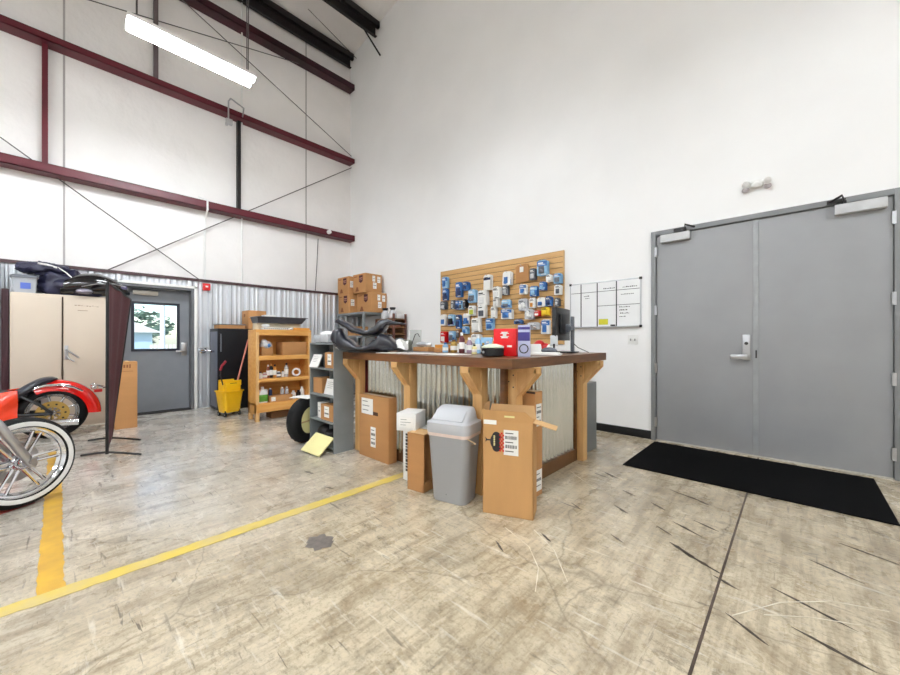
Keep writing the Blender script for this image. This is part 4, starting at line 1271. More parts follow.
# ------------------------------------------------------------------ orange wooden shelf
OX0, OX1, OY0, OY1 = -6.04, -5.71, 1.967, 2.80
t = T('wooden_shelf', 'orange pine shelf unit standing before the ribbed wall', 'shelf', ((OX0 + OX1) / 2, (OY0 + OY1) / 2, 0))
hx, hy = (OX1 - OX0) / 2, (OY1 - OY0) / 2
for s in (-1, 1):
    b = MB(); b.box(-hx, hx - .01, s * hy, s * (hy - .04), .10, 1.31, .003); b.build('side_panel', M_pineH, t)
b = MB(); b.box(-hx, hx, -hy, hy, 1.31, 1.35, .003); b.box(hx - .02, hx, -hy, hy, 1.265, 1.31); b.build('top_board', M_pineH, t)
for z, h in ((.895, .068), (.57, .05)):
    b = MB(); b.box(-hx + .012, hx, -hy + .04, hy - .04, z + h - .025, z + h); b.box(hx - .02, hx + .004, -hy + .04, hy - .04, z, z + h, .003); b.build('shelf_board', M_pineH, t)
b = MB(); b.box(-hx, hx, -hy, hy, .235, .26); b.box(hx - .03, hx + .02, -hy, hy, .13, .25, .004); b.build('shelf_board', M_pineH, t)
b = MB(); b.box(-hx, -hx + .012, -hy, hy, .1, 1.31); b.build('back_panel', M_pineH, t)
for s in (-1, 1):
    for q in (-1, 1):
        b = MB(); b.box(q * hx, q * (hx - .07), s * hy, s * (hy - .05), 0, .235, .003); b.build('leg', M_pine, t)
b = MB(); b.box(hx - .009, hx + .001, -hy - .001, -hy + .042, .25, 1.31); b.box(hx - .009, hx + .001, hy - .042, hy + .001, .25, 1.31); b.build('face_strip', M_pine, t)


def w_one(name, label, cat, dx, dy, z, mb_parts, group=None, rz=0):
    t_ = T(name, label, cat, ((OX0 + OX1) / 2 + dx, OY0 + dy, z), rz, group)
    for nm, mb_, m_ in mb_parts: mb_.build(nm, m_, t_)
    return t_


def bottle_parts(r, h, m, mc, lab=None):
    b1 = MB(); b1.lathe([(0, 0), (r * .95, 0), (r, .005), (r, h * .7), (r * .5, h * .84), (r * .45, h * .85)], 16)
    b2 = MB(); b2.lathe([(r * .52, h * .85), (r * .52, h), (0, h)], 12)
    out = [('body', b1, m), ('cap', b2, mc)]
    if lab:
        b3 = MB(); b3.lathe([(r * 1.01, h * .2), (r * 1.03, h * .22), (r * 1.03, h * .55), (r * 1.01, h * .57)], 16, closed=True)
        out.append(('label', b3, lab))
    return out


b = MB(); b.box(-.12, .13, -.19, .19, 0, .2, .004); w_one('brown_carton', 'long brown carton on the upper level of the orange shelf', 'box', .01, .58, .9645, [('carton', b, M_card)])
b = MB(); b.box(-.1, .1, -.08, .08, 0, .13, .004); b2 = MB(); b2.ell((.04, 0, .15), (.08, .09, .07)); b2.ell((.06, -.03, .19), (.05, .05, .05)); b3 = MB(); b3.ell((.1, .02, .15), (.03, .03, .03))
w_one('wrapped_part', 'open carton with a white wrapped part on the orange shelf upper level', 'box', .03, .17, .9645, [('carton', b, M_card), ('wrapping', b2, M_clear), ('blue_print', b3, M_blue)])
CANS = [(.07, .03, .10, M_white, M_dark, 'short white can first from the left'), (.13, .035, .085, mat('pinkish tub', (196, 150, 150), .4), M_white, 'low pinkish tub second from the left'), (.18, .025, .20, mat('rusty bottle', (150, 78, 48), .4), M_white, 'rusty red bottle third from the left'), (.225, .028, .21, M_dark, M_orangeb, 'tall dark bottle with an orange cap'), (.28, .025, .20, M_orangeb, M_dark, 'tall orange bottle with a dark cap'), (.335, .036, .09, M_greyp, M_white, 'low grey jar'), (.40, .02, .10, M_white, M_dark, 'small white bottle with a dark cap'), (.455, .03, .215, M_clear, M_dark, 'tall silver spray can')]
for (dy, r, h, m, mc, ds) in CANS:
    w_one('spray_can', ds + ' on the middle level of the orange shelf', 'can', .05, dy + .03, .6205, bottle_parts(r, h, m, mc, M_paper), 'cans on the middle level of the orange shelf')
b = MB(); b.lathe([(.04, -.025), (.065, -.025), (.065, .025), (.04, .025)], 24, M=TR(0, 0, .0655) @ RY(PI / 2) @ Matrix(), closed=True)
w_one('tape_roll', 'white tape roll standing on the middle level of the orange shelf', 'tape', .08, .63, .6205, [('roll', b, M_white)], rz=R(-30))
b = MB(); b.loft(rings([(.05, .06, 0), (.055, .065, .01), (.055, .065, .13), (.045, .05, .17), (.02, .02, .2), (.018, .018, .215)], .025)); b2 = MB(); b2.lathe([(.022, .215), (.022, .235), (0, .235)], 14); b3 = MB(); b3.loft(rings([(.056, .066, .02), (.057, .067, .022), (.057, .067, .12), (.056, .066, .122)], .025), caps=False)
b4 = MB(); b4.tube([(0, .03, .19), (0, .065, .18), (0, .07, .12), (0, .06, .09)], .01, n=8)
w_one('cleaner_jug', 'white jug with a green label on the bottom level of the orange shelf', 'jug', .07, .12, .2605, [('body', b, M_white), ('cap', b2, M_white), ('label', b3, M_green), ('handle', b4, M_white)])
b = MB(); b.box(-.1, .1, -.17, .17, 0, .09, .003); t_ = w_one('brown_tray', 'long low brown carton on the bottom level of the orange shelf', 'box', .05, .37, .2605, [('carton', b, M_card)])
front_label(t_, -.12, .045, .06, .06, .1, axis='x', lines=2, bars=False)
for k, (dy, ds, m) in enumerate(((.25, 'small blue bottle', M_dblue), (.43, 'left white and grey bottle', M_clear), (.50, 'right white and grey bottle', M_clear))):
    w_one('bottle', f'{ds} standing in the low carton of the orange shelf', 'bottle', .03, dy, .351, bottle_parts(.026, .11, m, M_white), 'bottles in the low carton')
for k, (dy, ds, m) in enumerate(((.60, 'pale mug', M_white), (.68, 'dark tub', M_dark), (.74, 'white box shaped can', M_white))):
    w_one('tub', f'{ds} at the right end of the bottom level of the orange shelf', 'tub', .04, dy, .2605, bottle_parts(.035, .13 + .05 * (k == 2), m, m), 'tubs on the bottom level of the orange shelf')
b = MB(); b.box(-.12, .1, -.2, .15, 0, .1, .01); w_one('brown_carton', 'brown carton lying on the floor under the orange shelf', 'box', -.02, .45, .0, [('carton', b, M_brownraw)])

# on top of the orange shelf
ZT = 1.351
b = MB(); b.box(-.13, .04, -.33, .33, 0, .1, .004); w_one('cream_box', 'long cream coloured carton on top of the orange shelf', 'box', -.02, .39, ZT, [('carton', b, mat('cream carton', (222, 212, 188), .6))])
b = MB(); b.loft([[(-.14, -.36, .0), (.1, -.36, .0), (.13, -.38, .085), (-.16, -.38, .085)], [(-.14, .3, .0), (.1, .3, .0), (.14, .36, .085), (-.16, .36, .085)]]); b2 = MB(); b2.box(-.18, .16, -.39, .38, .083, .093, .004); b3 = MB(); b3.box(-.05, .1, -.26, -.1, .094, .12, .008)
w_one('tool_tray', 'dark grey long plastic tray lying on the cream carton above the orange shelf', 'tray', .0, .41, ZT + .1015, [('tray', b, mat('dark grey tray', (66, 66, 74), .35)), ('rim', b2, mat('grey tray rim', (92, 92, 100), .3)), ('white_cup', b3, M_white)])
b = MB(); b.box(-.05, .05, -.2, .2, 0, .03, .003); b2 = MB()
for k in range(12): b2.box(.0505, .053, -.18 + k * .03, -.165 + k * .03, .006, .024)
w_one('white_strip', 'white grooved strip at the front top of the orange shelf', 'strip', .10, .30, ZT, [('strip', b, M_white), ('groove', b2, M_greyp)])
b = MB(); b.ell((0, 0, .03), (.03, .06, .028)); w_one('white_bag', 'crumpled white bag on the grooved strip above the orange shelf', 'bag', .09, .16, ZT + .031, [('bag', b, M_white)])
b = MB(); b.box(-.1, .05, -.13, .13, 0, .035, .003); w_one('orange_board', 'short orange board on the right top of the orange shelf', 'board', .11, .68, ZT, [('board', b, M_orangeb)])
b = MB(); b.ell((0, 0, .02), (.03, .03, .02)); w_one('foam_plug', 'small white plug between the grooved strip and the orange board', 'plug', .13, .53, ZT, [('plug', b, M_white)])

# ------------------------------------------------------------------ black cabinet with the mop bucket
t = T('black_cabinet', 'dark blue black cabinet against the ribbed wall behind the mop bucket', 'cabinet', (-7.27, 2.17, 0))
b = MB(); b.box(-.25, .22, -.34, .34, .02, 1.39, .006); b.build('body', M_blueblack, t)
b = MB(); b.box(.22, .235, -.33, .33, .04, 1.38, .006); dr = b.build('door', M_blueblack, t)
b = MB(); b.box(.235, .25, -.31, -.29, 1.0, 1.3, .004); b.build('handle', M_greyp, dr)
b = MB(); b.box(-.2, .2, -.346, -.34, .06, 1.34, .002); b.build('side_panel', mat('blue grey side', (92, 96, 112), .4), t)
b = MB(); b.box(-.24, .2, -.32, .32, 0, .02); b.build('plinth', M_dark, t)
b = MB(); b.box(-.15, .15, -.2, .2, 0, .06, .004); b2 = MB(); b2.box(-.16, .16, -.21, .21, .06, .075, .003)
t = T('flat_carton', 'flat brown carton with a dark lid on top of the black cabinet', 'box', (-7.2, 2.05, 1.391)); b.build('carton', M_card, t); b2.build('lid', M_greyp, t)
t = carton('square_carton', 'square brown carton on top of the black cabinet beside the tray', (-6.86 - .35, 2.37 + .08, 1.391), .34, .3, .33)
b = MB(); b.box(-.06, .0, -.152, -.15, .22, .27); b.build('print', mat('brown print', (130, 78, 44), .8), t)

t = T('mop_bucket', 'yellow wheeled mop bucket with a wringer before the black cabinet', 'bucket', (-6.55, 1.86, 0), R(12))
t.scale = (.84, .84, 1.03)
b = MB(); b.loft(rings([(.12, .14, .06), (.125, .145, .07), (.16, .185, .37), (.175, .20, .375), (.175, .2, .39), (.15, .175, .39), (.11, .13, .09)], .05)); b.build('tub', M_yellow, t)
b = MB()
b.box(.10, .15, -.13, .13, .36, .50, .01); b.box(.11, .14, -.15, .15, .46, .545, .012); b.box(-.1, .1, -.14, -.11, .36, .52, .01); b.box(-.1, .1, .11, .14, .36, .52, .01); b.box(-.12, -.09, -.14, .14, .36, .55, .01)
wr = b.build('wringer', M_yellow, t)
b = MB(); b.box(.141, .146, -.06, .06, .485, .505); b.build('wringer_slot', M_dark, wr)
b = MB(); b.tube([(.05, -.14, .48), (.02, -.17, .62), (.03, -.15, .76)], .012); b.build('wringer_lever', M_dark, wr)
b = MB(); b.tube([(.02, -.17, .70), (.03, -.15, .77), (.06, -.09, .84)], .02); b.build('lever_grip', mat('dark red grip', (150, 32, 48), .4), wr)
for sx_ in (-1, 1):
    for sy_ in (-1, 1):
        b = MB(); b.cyl((sx_ * .11 - .0, sy_ * .13 - .015, .035), (sx_ * .11, sy_ * .13 + .015, .035), .034, n=16); b.cyl((sx_ * .11, sy_ * .13, .035), (sx_ * .11, sy_ * .13, .09), .012)
        cs = b.build('caster', M_black, t)
        b = MB(); b.cyl((sx_ * .11, sy_ * .13 - .017, .035), (sx_ * .11, sy_ * .13 + .017, .035), .015, n=12); b.build('hub', M_alu, cs)
b = MB(); b.tube([(.0, 0, 0), (-.40, .37, 1.0)], .013)
t = T('mop', 'mop with a pinkish pole leaning from the yellow bucket to the black cabinet', 'mop', (-6.50, 1.88, .2))
b.build('pole', mat('pink brown pole', (196, 120, 104), .5), t)
b = MB(); b.ell((0.0, 0, -.02), (.06, .07, .07)); b.build('mop_head', M_paper, t)

# ------------------------------------------------------------------ beige locker with things on top
t = T('storage_locker', 'tall beige two door metal locker against the left wall', 'locker', (-7.42, 0.035, 0))
b = MB(); b.box(-.17, .155, -.455, .455, 0, 1.81, .004); b.build('body', M_beige, t)
for s, nm in ((-1, 0), (1, 0)):
    b = MB(); y0, y1 = (-.43, -.004) if s < 0 else (.016, .44)
    b.box(.155, .17, y0, y1, .06, 1.775, .004); dr = b.build('door', M_beige, t)
    if s > 0:
        b = MB(); b.box(.17, .178, .025, .06, .93, 1.12, .003); b.tube([(.18, .04, 1.06), (.215, .05, 1.06), (.215, .13, .98), (.215, .16, .95)], .01); b.tube([(.18, .045, .98), (.21, .07, .94), (.21, .12, .9)], .008)
        b.build('handle', M_alu, dr)
        b = MB(); r_ = random.Random(5); yy = .12
        while yy < .36:
            q = r_.uniform(.01, .03); b.box(.1702, .1708, yy, yy + q, 1.66 + r_.uniform(0, .01), 1.672 + r_.uniform(0, .012)); yy += q + .008
        b.box(.1702, .1708, .15, .25, 1.6, 1.61)
        b.build('handwriting', mat('faded ink', (170, 152, 134), .8), dr)
b = MB(); b.box(.15, .172, .0, .012, .05, 1.78); b.build('door_gap', mat('gap dark', (80, 66, 54), .8), t)
b = MB(); b.box(-.172, .15, .455, .458, 0, 1.8); b.build('side_edge', M_beige, t)

t = T('storage_tote', 'grey plastic tote with a lid on the left of the locker top', 'tote', (-7.42, -.30, 1.811))
b = MB(); b.loft(rings([(.115, .10, 0), (.125, .112, .2)], .02)); b.build('tub', mat('grey tote', (170, 174, 180), .4), t)
b = MB(); b.loft(rings([(.14, .125, .195), (.14, .125, .215), (.12, .105, .23)], .02)); b.build('lid', mat('grey tote lid', (116, 120, 128), .4), t)
b = MB(); b.box(.121, .1235, -.035, .055, .05, .13); b.build('label', mat('blue label', (86, 110, 196), .5), t)

def crumple(mb, c, r, amp, seed, nu=40, nv=24):
    rg = []
    for i in range(nv + 1):
        a = -PI / 2 + PI * i / nv
        q = max(math.cos(a), .03)
        row = []
        for k in range(nu):
            d = Vector((q * math.cos(2 * PI * k / nu), q * math.sin(2 * PI * k / nu), math.sin(a)))
            f = 1 + amp * (mnoise.noise(d * 2.2 + Vector((seed, 0, 0))) + .6 * (.5 - abs(mnoise.noise(d * Vector((4.5, 3, 4.5)).length * .7 + Vector((0, seed, 0))))) + .3 * mnoise.noise(d * 9 + Vector((0, 0, seed))))
            row.append((c[0] + r[0] * d.x * f, c[1] + r[1] * d.y * f, max(.002, c[2] + r[2] * d.z * f)))
        rg.append(row)
    mb.loft(rg)


t = T('nylon_jacket', 'navy nylon jacket heaped on the locker top beside the tote', 'jacket', (-7.42, .02, 1.811))
b = MB()
crumple(b, (.0, .06, .13), (.17, .24, .20), .38, 1.3)
crumple(b, (.03, .22, .08), (.15, .18, .12), .4, 5.1)
crumple(b, (.02, -.10, .34), (.12, .19, .085), .4, 9.4)
crumple(b, (.0, -.30, .345), (.09, .10, .07), .35, 3.7)
b.build('cloth', M_navy, t, ang=80)
b = MB(); b.tube([(.12, -.02, .37), (.15, .06, .30), (.18, .14, .2), (.19, .26, .1)], .008, n=6); b.tube([(.10, -.2, .40), (.14, -.12, .39), (.15, -.03, .36)], .014, n=6); b.build('reflective_piping', M_paper, t)
b = MB(); b.ell((-.01, -.17, .375), (.12, .17, .065)); b.ell((.0, -.30, .345), (.10, .09, .075)); b.build('hood', M_navy, t)

t = T('black_fairing', 'glossy black motorcycle fairing with clear lenses on the right of the locker top', 'fairing', (-7.36, .42, 1.811))
rg = []
for i in range(17):
    u = i / 16
    y = -.40 + .72 * u
    h = .33 * math.sin(PI * min(1, .18 + .78 * u)) ** .8
    w = .15 + .06 * math.sin(PI * u)
    rg.append([(w * math.cos(2 * PI * k / 18) * (1 if u < .95 else .6), y, max(0.0, .09 * (u > .35) * (u - .35)) + h * (.5 + .5 * math.sin(2 * PI * k / 18))) for k in range(18)])
b = MB(); b.loft(rg); b.build('shell', M_blackgloss, t, ang=60)
b = MB()
for (y, z) in ((-.04, .235), (.04, .24)): b.ell((.15, y, z), (.03, .022, .02))
b.build('lamp_lens', M_chrome, t)
b = MB(); b.tube([(.195, -.2, .12), (.212, -.05, .17), (.208, .12, .19), (.19, .26, .16)], .007, n=6); b.build('trim_line', M_alu, t)
b = MB(); b.ell((.14, .24, .15), (.05, .045, .035)); b.build('end_lens', mat('smoky lens', (110, 106, 140), .1), t)
b = MB(); b.ell((.16, -.17, .06), (.055, .09, .04)); b.build('silver_panel', mat('silver violet panel', (150, 146, 160), .25, .6), t)

# panel and column left of the locker
b = MB(); b.box(-7.56, -7.44, -.50, -.44, 0, 1.86); st(b.build('steel_column', mat('dark maroon column', (52, 14, 26), .5)), 'dark maroon steel column beside the beige locker')
b = MB(); b.box(-7.562, -7.52, -1.3, -.51, 0, 2.19, .004); st(b.build('trim_6', mat('light grey panel', (150, 156, 160), .45)), 'flat grey metal panel on the liner left of the beige locker')

# maroon banner screen
t = T('banner_screen', 'narrow maroon cloth screen on a black stand beside the locker', 'screen', (0, 0, 0))
A0, A1 = Vector((-5.17, .345, 0)), Vector((-5.90, .428, 0))
top0, top1 = Vector((-5.19, .35, 1.79)), Vector((-6.06, .62, 1.70))
b = MB(); b.cyl(A0 + Vector((0, 0, .02)), top0, .014, n=10); b.cyl(A1 + Vector((0, 0, .02)), top1, .012, n=10); b.tube([top0, (top0 + top1) / 2 + Vector((0, 0, .005)), top1], .012); b.tube([A0 + Vector((0, 0, .05)), A1 + Vector((0, 0, .05))], .01)
b.build('pole_frame', M_black, t)
b = MB(); rows = []
for i in range(25):
    f = i / 24
    tp, bt = top0.lerp(top1, f), A0.lerp(A1, f) + Vector((0, 0, .07))
    nrm = Vector((.1, 1, 0)).normalized()
    rows.append([tuple(bt.lerp(tp, j / 14) + nrm * (.012 * math.sin(f * 16) * (1 - .5 * j / 14))) for j in range(15)])
b.sheet(rows, .005); b.build('cloth', M_maroon, t, ang=80)
for A in (A0, A1):
    b = MB(); d = Vector((.68, .73, 0)).normalized()
    b.tube([A - d * .25 + Vector((0, 0, .012)), A - d * .12 + Vector((0, 0, .03)), A + Vector((0, 0, .04)), A + d * .14 + Vector((0, 0, .03)), A + d * .33 + Vector((0, 0, .012))], .011, n=8)
    b.build('foot', M_black, t)

t = carton('tall_carton', 'tall slim brown carton standing before the exit door', (-6.70, .63, 0), .23, .23, .90, R(-90) + PI)
t.rotation_euler = (0, 0, 0)
b = MB(); b.box(.1151, .1163, -.03, -.01, .82, .86); b.box(.1151, .1163, .0, .02, .82, .86); b.box(.1151, .1163, .03, .045, .815, .865); b.box(.1151, .1157, -.06, .07, .77, .774); b.build('print', mat('brown print', (130, 78, 44), .8), t)
b = MB(); b.box(-.11, .11, -.11, .03, 0, .004, M=TR(0, 0, .9015) @ RX(R(4))); b.build('top_flap', M_cardin, t)

# ------------------------------------------------------------------ motorcycles
def wheel(parent, name, x, R_, w, style, z=None, disc_side=1, m_rotor=M_gold):
    z = R_ if z is None else z
    MW = TR(x, 0, z) @ RX(PI / 2)
    ri = R_ - style.get('side', .085)
    bb = MB()
    bb.lathe([(ri, -w * .36), (ri + .008, -w * .40), (ri + .008, -w * .34), (ri - .02, -w * .2), (ri - .03, 0), (ri - .02, w * .2), (ri + .008, w * .34), (ri + .008, w * .40), (ri, w * .36), (ri - .014, w * .2), (ri - .04, 0), (ri - .014, -w * .2)], 56, M=MW, closed=True)
    n = style['n']
    for k in range(n):
        a = 2 * PI * k / n + style.get('a0', 0)
        for s in ((-1, 1) if style['double'] else (0,)):
            p0 = Vector((.045 * math.cos(a) - s * .016 * math.sin(a), .045 * math.sin(a) + s * .016 * math.cos(a), s * .0))
            p1 = Vector(((ri - .018) * math.cos(a) - s * .024 * math.sin(a), (ri - .018) * math.sin(a) + s * .024 * math.cos(a), 0))
            bb.tube([p0, p0.lerp(p1, .5), p1], [.014, .010, .012], n=8, M=MW)
    bb.lathe([(0, -.075), (.03, -.075), (.05, -.05), (.058, -.02), (.058, .02), (.05, .05), (.03, .075), (0, .075)], 24, M=MW)
    wh = bb.build(name, M_chrome, parent)
    bb = MB(); bb.lathe(tyre_prof(R_, ri + .004, w), 56, M=MW, closed=True); bb.build('tyre', M_rubber, wh, ang=50)
    if style.get('whitewall'):
        for s in (-1, 1):
            bb = MB(); bb.lathe([(ri + .001, s * w * .40), (ri + .004, s * w * .50), (ri + .018, s * w * .53), (ri + .034, s * w * .51), (ri + .037, s * w * .44)], 56, M=MW, closed=True)
            bb.build('white_wall', M_white, wh, ang=60)
    bb = MB(); s = disc_side
    bb.lathe([(.07, s * (w * .5 + .012)), (.145, s * (w * .5 + .012)), (.145, s * (w * .5 + .018)), (.07, s * (w * .5 + .018))], 40, M=MW, closed=True)
    for k in range(8):
        a = 2 * PI * k / 8
        bb.cyl((.04 * math.cos(a), .04 * math.sin(a), s * .06), (.09 * math.cos(a), .09 * math.sin(a), s * (w * .5 + .014)), .01, n=6, M=MW)
    rt = bb.build('brake_disc', m_rotor, wh)
    bb = MB()
    for k in range(10):
        a = 2 * PI * k / 10
        bb.cyl((.108 * math.cos(a), .108 * math.sin(a), s * (w * .5 + .017)), (.108 * math.cos(a), .108 * math.sin(a), s * (w * .5 + .0205)), .011, n=10, M=MW)
    bb.build('disc_hole', M_dark, rt)
    return wh


def fender(parent, name, x, z, r, w, a0, a1, m, flare=0, dep=.085):
    """curved mudguard; angles in degrees measured from forward (+x) over the top"""
    rg = []
    N = 26
    for i in range(N + 1):
        a = R(a0 + (a1 - a0) * i / N)
        rr_ = r + flare * (i / N) ** 2
        sec = []
        for k in range(9):
            q = PI * k / 8
            sec.append((rr_ - dep + dep * math.sin(q) ** .6, w / 2 * math.cos(q)))
        inner = [(p - .006 if k not in (0, 8) else p, v * .97) for k, (p, v) in enumerate(sec)][::-1]
        ring = [(x + p * math.cos(a), v, z + p * math.sin(a)) for p, v in sec + inner]
        rg.append(ring)
    bb = MB(); bb.loft(rg)
    return bb.build(name, m, parent, ang=50)


def motorcycle(label, loc, rz, near):
    t_ = T('motorcycle', label, 'motorcycle', loc, rz, 'red motorcycles')
    WB = 1.5
    bodym = M_red
    if near:
        wheel(t_, 'front_wheel', WB, .318, .115, {'n': 6, 'double': True, 'a0': R(2), 'whitewall': True, 'side': .07}, disc_side=-1, m_rotor=M_alu)
        wheel(t_, 'rear_wheel', 0, .315, .16, {'n': 6, 'double': True, 'whitewall': True}, disc_side=1, m_rotor=M_alu)
    else:
        wheel(t_, 'front_wheel', WB, .315, .12, {'n': 9, 'double': False}, disc_side=1)
        wheel(t_, 'rear_wheel', 0, .315, .17, {'n': 9, 'double': False}, disc_side=-1)
    # fenders
    rf = fender(t_, 'rear_fender', 0, .315, .395, .24, 62, 186, bodym, .04, .13)
    ff = fender(t_, 'front_fender', WB, .325, .37, .17, *((62, 160) if not near else (128, 176)), bodym, 0)
    for s in (-1, 1):
        bb = MB(); a = [R(q) for q in (60, 80, 100, 120, 136)]
        bb.tube([(.36 * math.cos(q), s * .128, .315 + .345 * math.sin(q)) for q in a], [.012, .016, .016, .014, .009], n=8)
        bb.build('fender_strut', M_chrome, t_)
    bb = MB(); bb.box(-.44, -.36, -.03, .03, .52, .56, .012); bb.build('tail_light', M_fire, t_)
    bb = MB(); bb.box(-.50, -.40, -.09, .09, .575, .59, .004); bb.tube([(-.33, 0, .58), (-.38, 0, .61), (-.45, 0, .585)], .015); bb.build('plate_holder', M_chrome, t_)
    for s in (-1, 1):
        bb = MB(); bb.ell((-.36, s * .15, .6), (.035, .03, .03)); bb.cyl((-.34, s * .08, .6), (-.36, s * .14, .6), .01); bb.build('turn_signal', M_chrome, t_)
    # seat
    rg = []
    for i in range(17):
        u = i / 16
        x = -.04 + .74 * u
        top = .75 - .19 * (lambda q: q * q * (3 - 2 * q))(min(1, max(0, (u - .12) / .5))) + .05 * max(0, u - .75) * 4
        bot = top - (.055 + .09 * min(1, u * 3))
        w = .2 + .12 * math.sin(PI * min(1, u * 1.3)) - .08 * max(0, u - .6)
        e = .35 if i in (0, 16) else 1
        rg.append([(x, w / 2 * e * math.copysign(abs(math.cos(a)) ** .7, math.cos(a)), (top + bot) / 2 + (top - bot) / 2 * e * math.sin(a)) for a in [2 * PI * k / 14 for k in range(14)]])
    bb = MB(); bb.loft(rg); bb.build('seat', M_leather, t_, ang=60)
    # frame, side covers, engine, tank
    bb = MB()
    for s in (-1, 1):
        bb.tube([(0, s * .13, .315), (.3, s * .13, .33), (.45, s * .12, .26), (.95, s * .11, .2), (1.1, s * .05, .45), (1.22, 0, .78)], .02, n=8)
        bb.tube([(.2, s * .12, .55), (.5, s * .1, .62), (.9, s * .05, .72), (1.22, 0, .82)], .018, n=8)
        bb.tube([(0, s * .14, .315), (.12, s * .14, .45), (.3, s * .12, .58)], .016, n=8)
    bb.build('frame', M_black if not near else M_red, t_)
    for s in (-1, 1):
        rows = []
        for i in range(10):
            row = []
            for j in range(8):
                u, v = i / 9, j / 7
                x = .27 + .38 * u
                z = .26 + .36 * v - .06 * u * v
                row.append((x, s * (.15 + .035 * math.sin(PI * u) * math.sin(PI * v) + .016 * math.sin(7 * u + 9 * v)), z))
            rows.append(row)
        bb = MB(); bb.sheet(rows, .012); bb.build('side_cover', M_orange, t_, ang=70)
    bb = MB(); bb.box(.5, .95, -.13, .13, .2, .42, .04)
    en = bb.build('engine', M_alu, t_)
    for sgn, ang in ((1, 24), (-1, -24)):
        bb = MB()
        for k in range(7):
            M = TR(.72, 0, .40) @ RY(R(ang)) @ TR(0, 0, .02 + k * .03)
            bb.lathe([(0, 0), (.085 - .003 * k, 0), (.085 - .003 * k, .012), (.06, .014), (.06, .03)], 20, M=M)
        bb.lathe([(0, 0), (.08, 0), (.07, .05), (0, .06)], 20, M=TR(.72, 0, .40) @ RY(R(ang)) @ TR(0, 0, .23))
        bb.build('cylinder', M_chrome, en)
    bb = MB(); bb.lathe([(0, 0), (.1, 0), (.1, .03), (.08, .05), (0, .05)], 28, M=TR(.82, .13, .3) @ RX(-PI / 2)); bb.build('engine_cover', M_chrome, en)
    rg = []
    for i in range(15):
        u = i / 14
        x = .68 + .52 * u
        w = .27 * math.sin(PI * (.16 + .74 * u)) ** .6
        zt = .80 + .05 * math.sin(PI * (.1 + .8 * u)) + .05 * u
        zb = .66 + .08 * u
        e = .3 if i in (0, 14) else 1
        rg.append([(x, w / 2 * e * math.cos(a), (zt + zb) / 2 + (zt - zb) / 2 * e * math.sin(a)) for a in [2 * PI * k / 16 for k in range(16)]])
    bb = MB(); bb.loft(rg); bb.build('fuel_tank', bodym, t_, ang=60)
    s = 1 if not near else -1
    for k, (z0, z1) in enumerate(((.235, .26), (.33, .38))):
        bb = MB(); bb.tube([(.75, s * .1, .5), (.85, s * .17, .42), (.80, s * .2, z0 + .03), (.6, s * .2, z0), (.2, s * .21, z0), (-.22 + .2 * k, s * .21, z1 - .06)], [.024, .024, .026, .03, .042, .042], n=14)
        if k == 0 or near: bb.build('exhaust_pipe', M_chrome, t_)
    # front end
    rake = math.atan2(.42, .62)
    for s in (-1, 1):
        p0, p1 = Vector((WB, s * .10, .315)), Vector((WB - .31, s * .10, .315 + .63))
        d = p1 - p0
        bb = MB(); bb.tube([p0 - d * .05, p0 + d * .04, p0 + d * .5, p0 + d * .52, p1], [.022, .027, .026, .021, .021], n=16)
        bb.cyl((WB, s * .07, .325), (WB, s * .14, .325), .02); bb.build('fork_leg', M_alu, t_)
    bb = MB(); bb.box(WB - .43, WB - .30, -.13, .13, .79, .82, .008); bb.box(WB - .46, WB - .36, -.13, .13, .93, .955, .008); bb.build('fork_yoke', M_chrome, t_)
    bb = MB(); bb.lathe([(0, -.1), (.05, -.09), (.085, -.02), (.09, .05), (.085, .06)], 24, M=TR(WB - .24, 0, .88) @ RY(PI / 2)); hl = bb.build('headlamp', M_chrome, t_)
    bb = MB(); bb.lathe([(.082, .06), (.05, .075), (0, .08)], 24, M=TR(WB - .24, 0, .88) @ RY(PI / 2)); bb.build('lens', M_glass, hl)
    bb = MB(); bb.tube([(WB - .72, -.40, 1.02), (WB - .62, -.34, 1.06), (WB - .45, -.16, 1.10), (WB - .42, -.08, .96), (WB - .42, .08, .96), (WB - .45, .16, 1.10), (WB - .62, .34, 1.06), (WB - .72, .40, 1.02)], .0125, n=10); hb = bb.build('handlebar', M_chrome, t_)
    for s in (-1, 1):
        bb = MB(); bb.tube([(WB - .76, s * .425, 1.005), (WB - .66, s * .365, 1.045)], .02); bb.build('grip', M_black, hb)
        bb = MB(); bb.ell((WB - .5, s * .38, 1.22), (.02, .055, .035)); bb.tube([(WB - .6, s * .33, 1.06), (WB - .55, s * .36, 1.16), (WB - .51, s * .38, 1.21)], .006, n=6); bb.build('mirror', M_chrome, hb)
    bb = MB(); bb.box(.02, .1, (-1 if not near else 1) * .1 - .03, (-1 if not near else 1) * .1 + .03, .4, .5, .012); bb.build('brake_caliper', M_alu, t_)
    bb = MB(); q = .16 if not near else -.16; bb.tube([(.55, q, .17), (.5, q * 1.3, .0), (.47, q * 1.5, .012)] if False else [(.55, q, .17), (.53, q * 1.5, .09), (.5, q * 1.9, .013)], .012); bb.build('kickstand', M_chrome, t_)
    return t_


eN = R(120.7)
fx, fy = -4.045, -.177
motorcycle('red motorcycle whose chrome spoked white wall front wheel stands on the yellow line', (fx - 1.5 * math.cos(eN), fy - 1.5 * math.sin(eN), 0), eN, True).rotation_euler[0] = R(-4)
eF = R(89)
motorcycle('red motorcycle parked before the beige locker with its rear fender showing', (-6.606, -.044, 0), eF + PI, False)

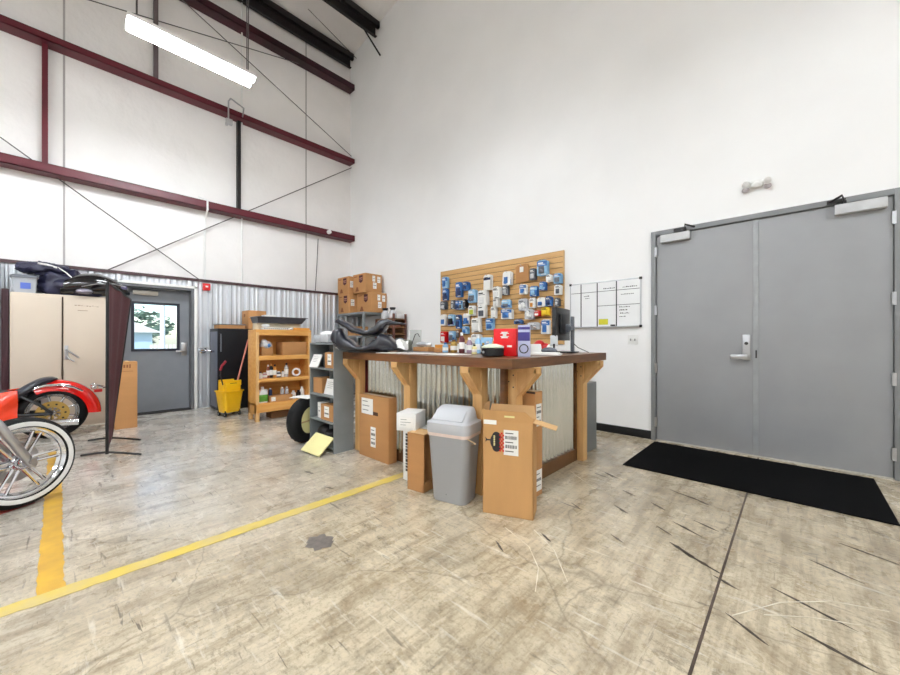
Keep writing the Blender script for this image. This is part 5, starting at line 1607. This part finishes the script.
# thin flat red sheet on the floor under the near motorcycle
b = MB(); M = RZ(eN); b.box(-1.9, .06, -.02, .5, .0015, .006, M=M)
tag(b.build('red_floor_sheet', mat('flat red colour', (150, 34, 26), .45), None, (fx, fy, 0)), 'red sheet on the floor under the front motorcycle wheel', 'mat')

# dark marks on the concrete with shapes of their own
b = MB()
r_ = random.Random(31)


def mark(x, y, L_, w, a):
    n = 8
    up, dn = [], []
    for i in range(n + 1):
        u = i / n
        wd = w * math.sin(PI * (.06 + .88 * u)) * r_.uniform(.5, 1.2)
        up.append((L_ * (u - .5), wd / 2 + .05 * w * math.sin(u * 5), .0012)); dn.append((L_ * (u - .5), -wd / 2 + .1 * w * math.sin(u * 7), .0012))
    b.sheet([up, dn], .0008, M=TR(x, y, 0) @ RZ(a))


for (x, y, L_, w, a) in ((-.46, 2.42, .2, .035, -.5), (-.36, 2.36, .2, .02, -.5), (-.72, 2.95, .13, .02, -.5), (-.9, 2.72, .13, .018, -.5), (-.95, 3.05, .12, .018, -.45), (-.62, 3.3, .24, .015, -.45), (-.52, 3.26, .16, .02, -.5), (.05, 2.3, .3, .018, -.4), (.3, 3.1, .25, .014, -.35), (-1.2, 3.35, .2, .02, -.4), (-1.25, 3.28, .14, .02, -.2), (-.15, 1.95, .18, .014, -.55), (-1.1, 2.02, .1, .02, -.5), (-1.25, 1.75, .12, .018, -.6), (.5, 2.6, .2, .014, -.4), (-.5, 2.72, .2, .02, -.45), (-.42, 2.85, .16, .018, -.4), (-.6, 2.6, .12, .014, -.5), (-.25, 2.25, .12, .016, -.45), (.15, 2.75, .22, .012, -.4), (.1, 2.05, .24, .02, -.35), (-.78, 2.3, .1, .014, -.55), (-1.15, 2.55, .12, .014, -.5), (-2.75, 1.5, .1, .02, .3), (-3.2, 1.55, .14, .03, .2)):
    mark(x, y, L_, w, a + r_.uniform(-.08, .08))
o = b.build('scuff_marks', mat('dark scuff', (66, 56, 46), .6, var=.3, scale=30)); st(o, 'dark scuff marks scattered on the concrete floor')
b = MB(); n = 22
ring0 = [(0.085 * (1 + .18 * math.sin(k * 1.7)) * math.cos(2 * PI * k / n), .075 * (1 + .2 * math.cos(k * 2.3)) * math.sin(2 * PI * k / n)) for k in range(n)]
b.prism(ring0, .0008, .0016, 'z'); o = b.build('oil_stain', mat('grey oil stain', (112, 104, 98), .5, var=.3, scale=25), None, (-2.05, 1.06, 0)); st(o, 'round dark oil stain on the concrete floor')

b = MB()
for pts in ([(-1.35, 1.95), (-1.12, 1.86), (-.98, 1.72), (-.9, 1.55)], [(-1.2, 2.05), (-1.0, 1.93), (-.82, 1.72)], [(-.2, 2.0), (-.05, 2.25), (.12, 2.42), (.3, 2.5)], [(-.1, 2.1), (.05, 2.22), (.2, 2.3)], [(-1.5, 3.2), (-1.25, 3.0), (-1.1, 2.96)]):
    n = 12
    up, dn = [], []
    for i in range(n + 1):
        q = i / n * (len(pts) - 1); k = min(int(q), len(pts) - 2); f = q - k
        p = Vector(pts[k]).lerp(Vector(pts[k + 1]), f); d = (Vector(pts[k + 1]) - Vector(pts[k])).normalized()
        w = .0022 + .001 * math.sin(i * 2.1)
        up.append((p.x - d.y * w, p.y + d.x * w, .0014)); dn.append((p.x + d.y * w, p.y - d.x * w, .0014))
    b.sheet([up, dn], .0008)
o = b.build('scratch_lines', mat('pale scratch', (224, 216, 198), .6)); st(o, 'pale curved scratches in the concrete floor')
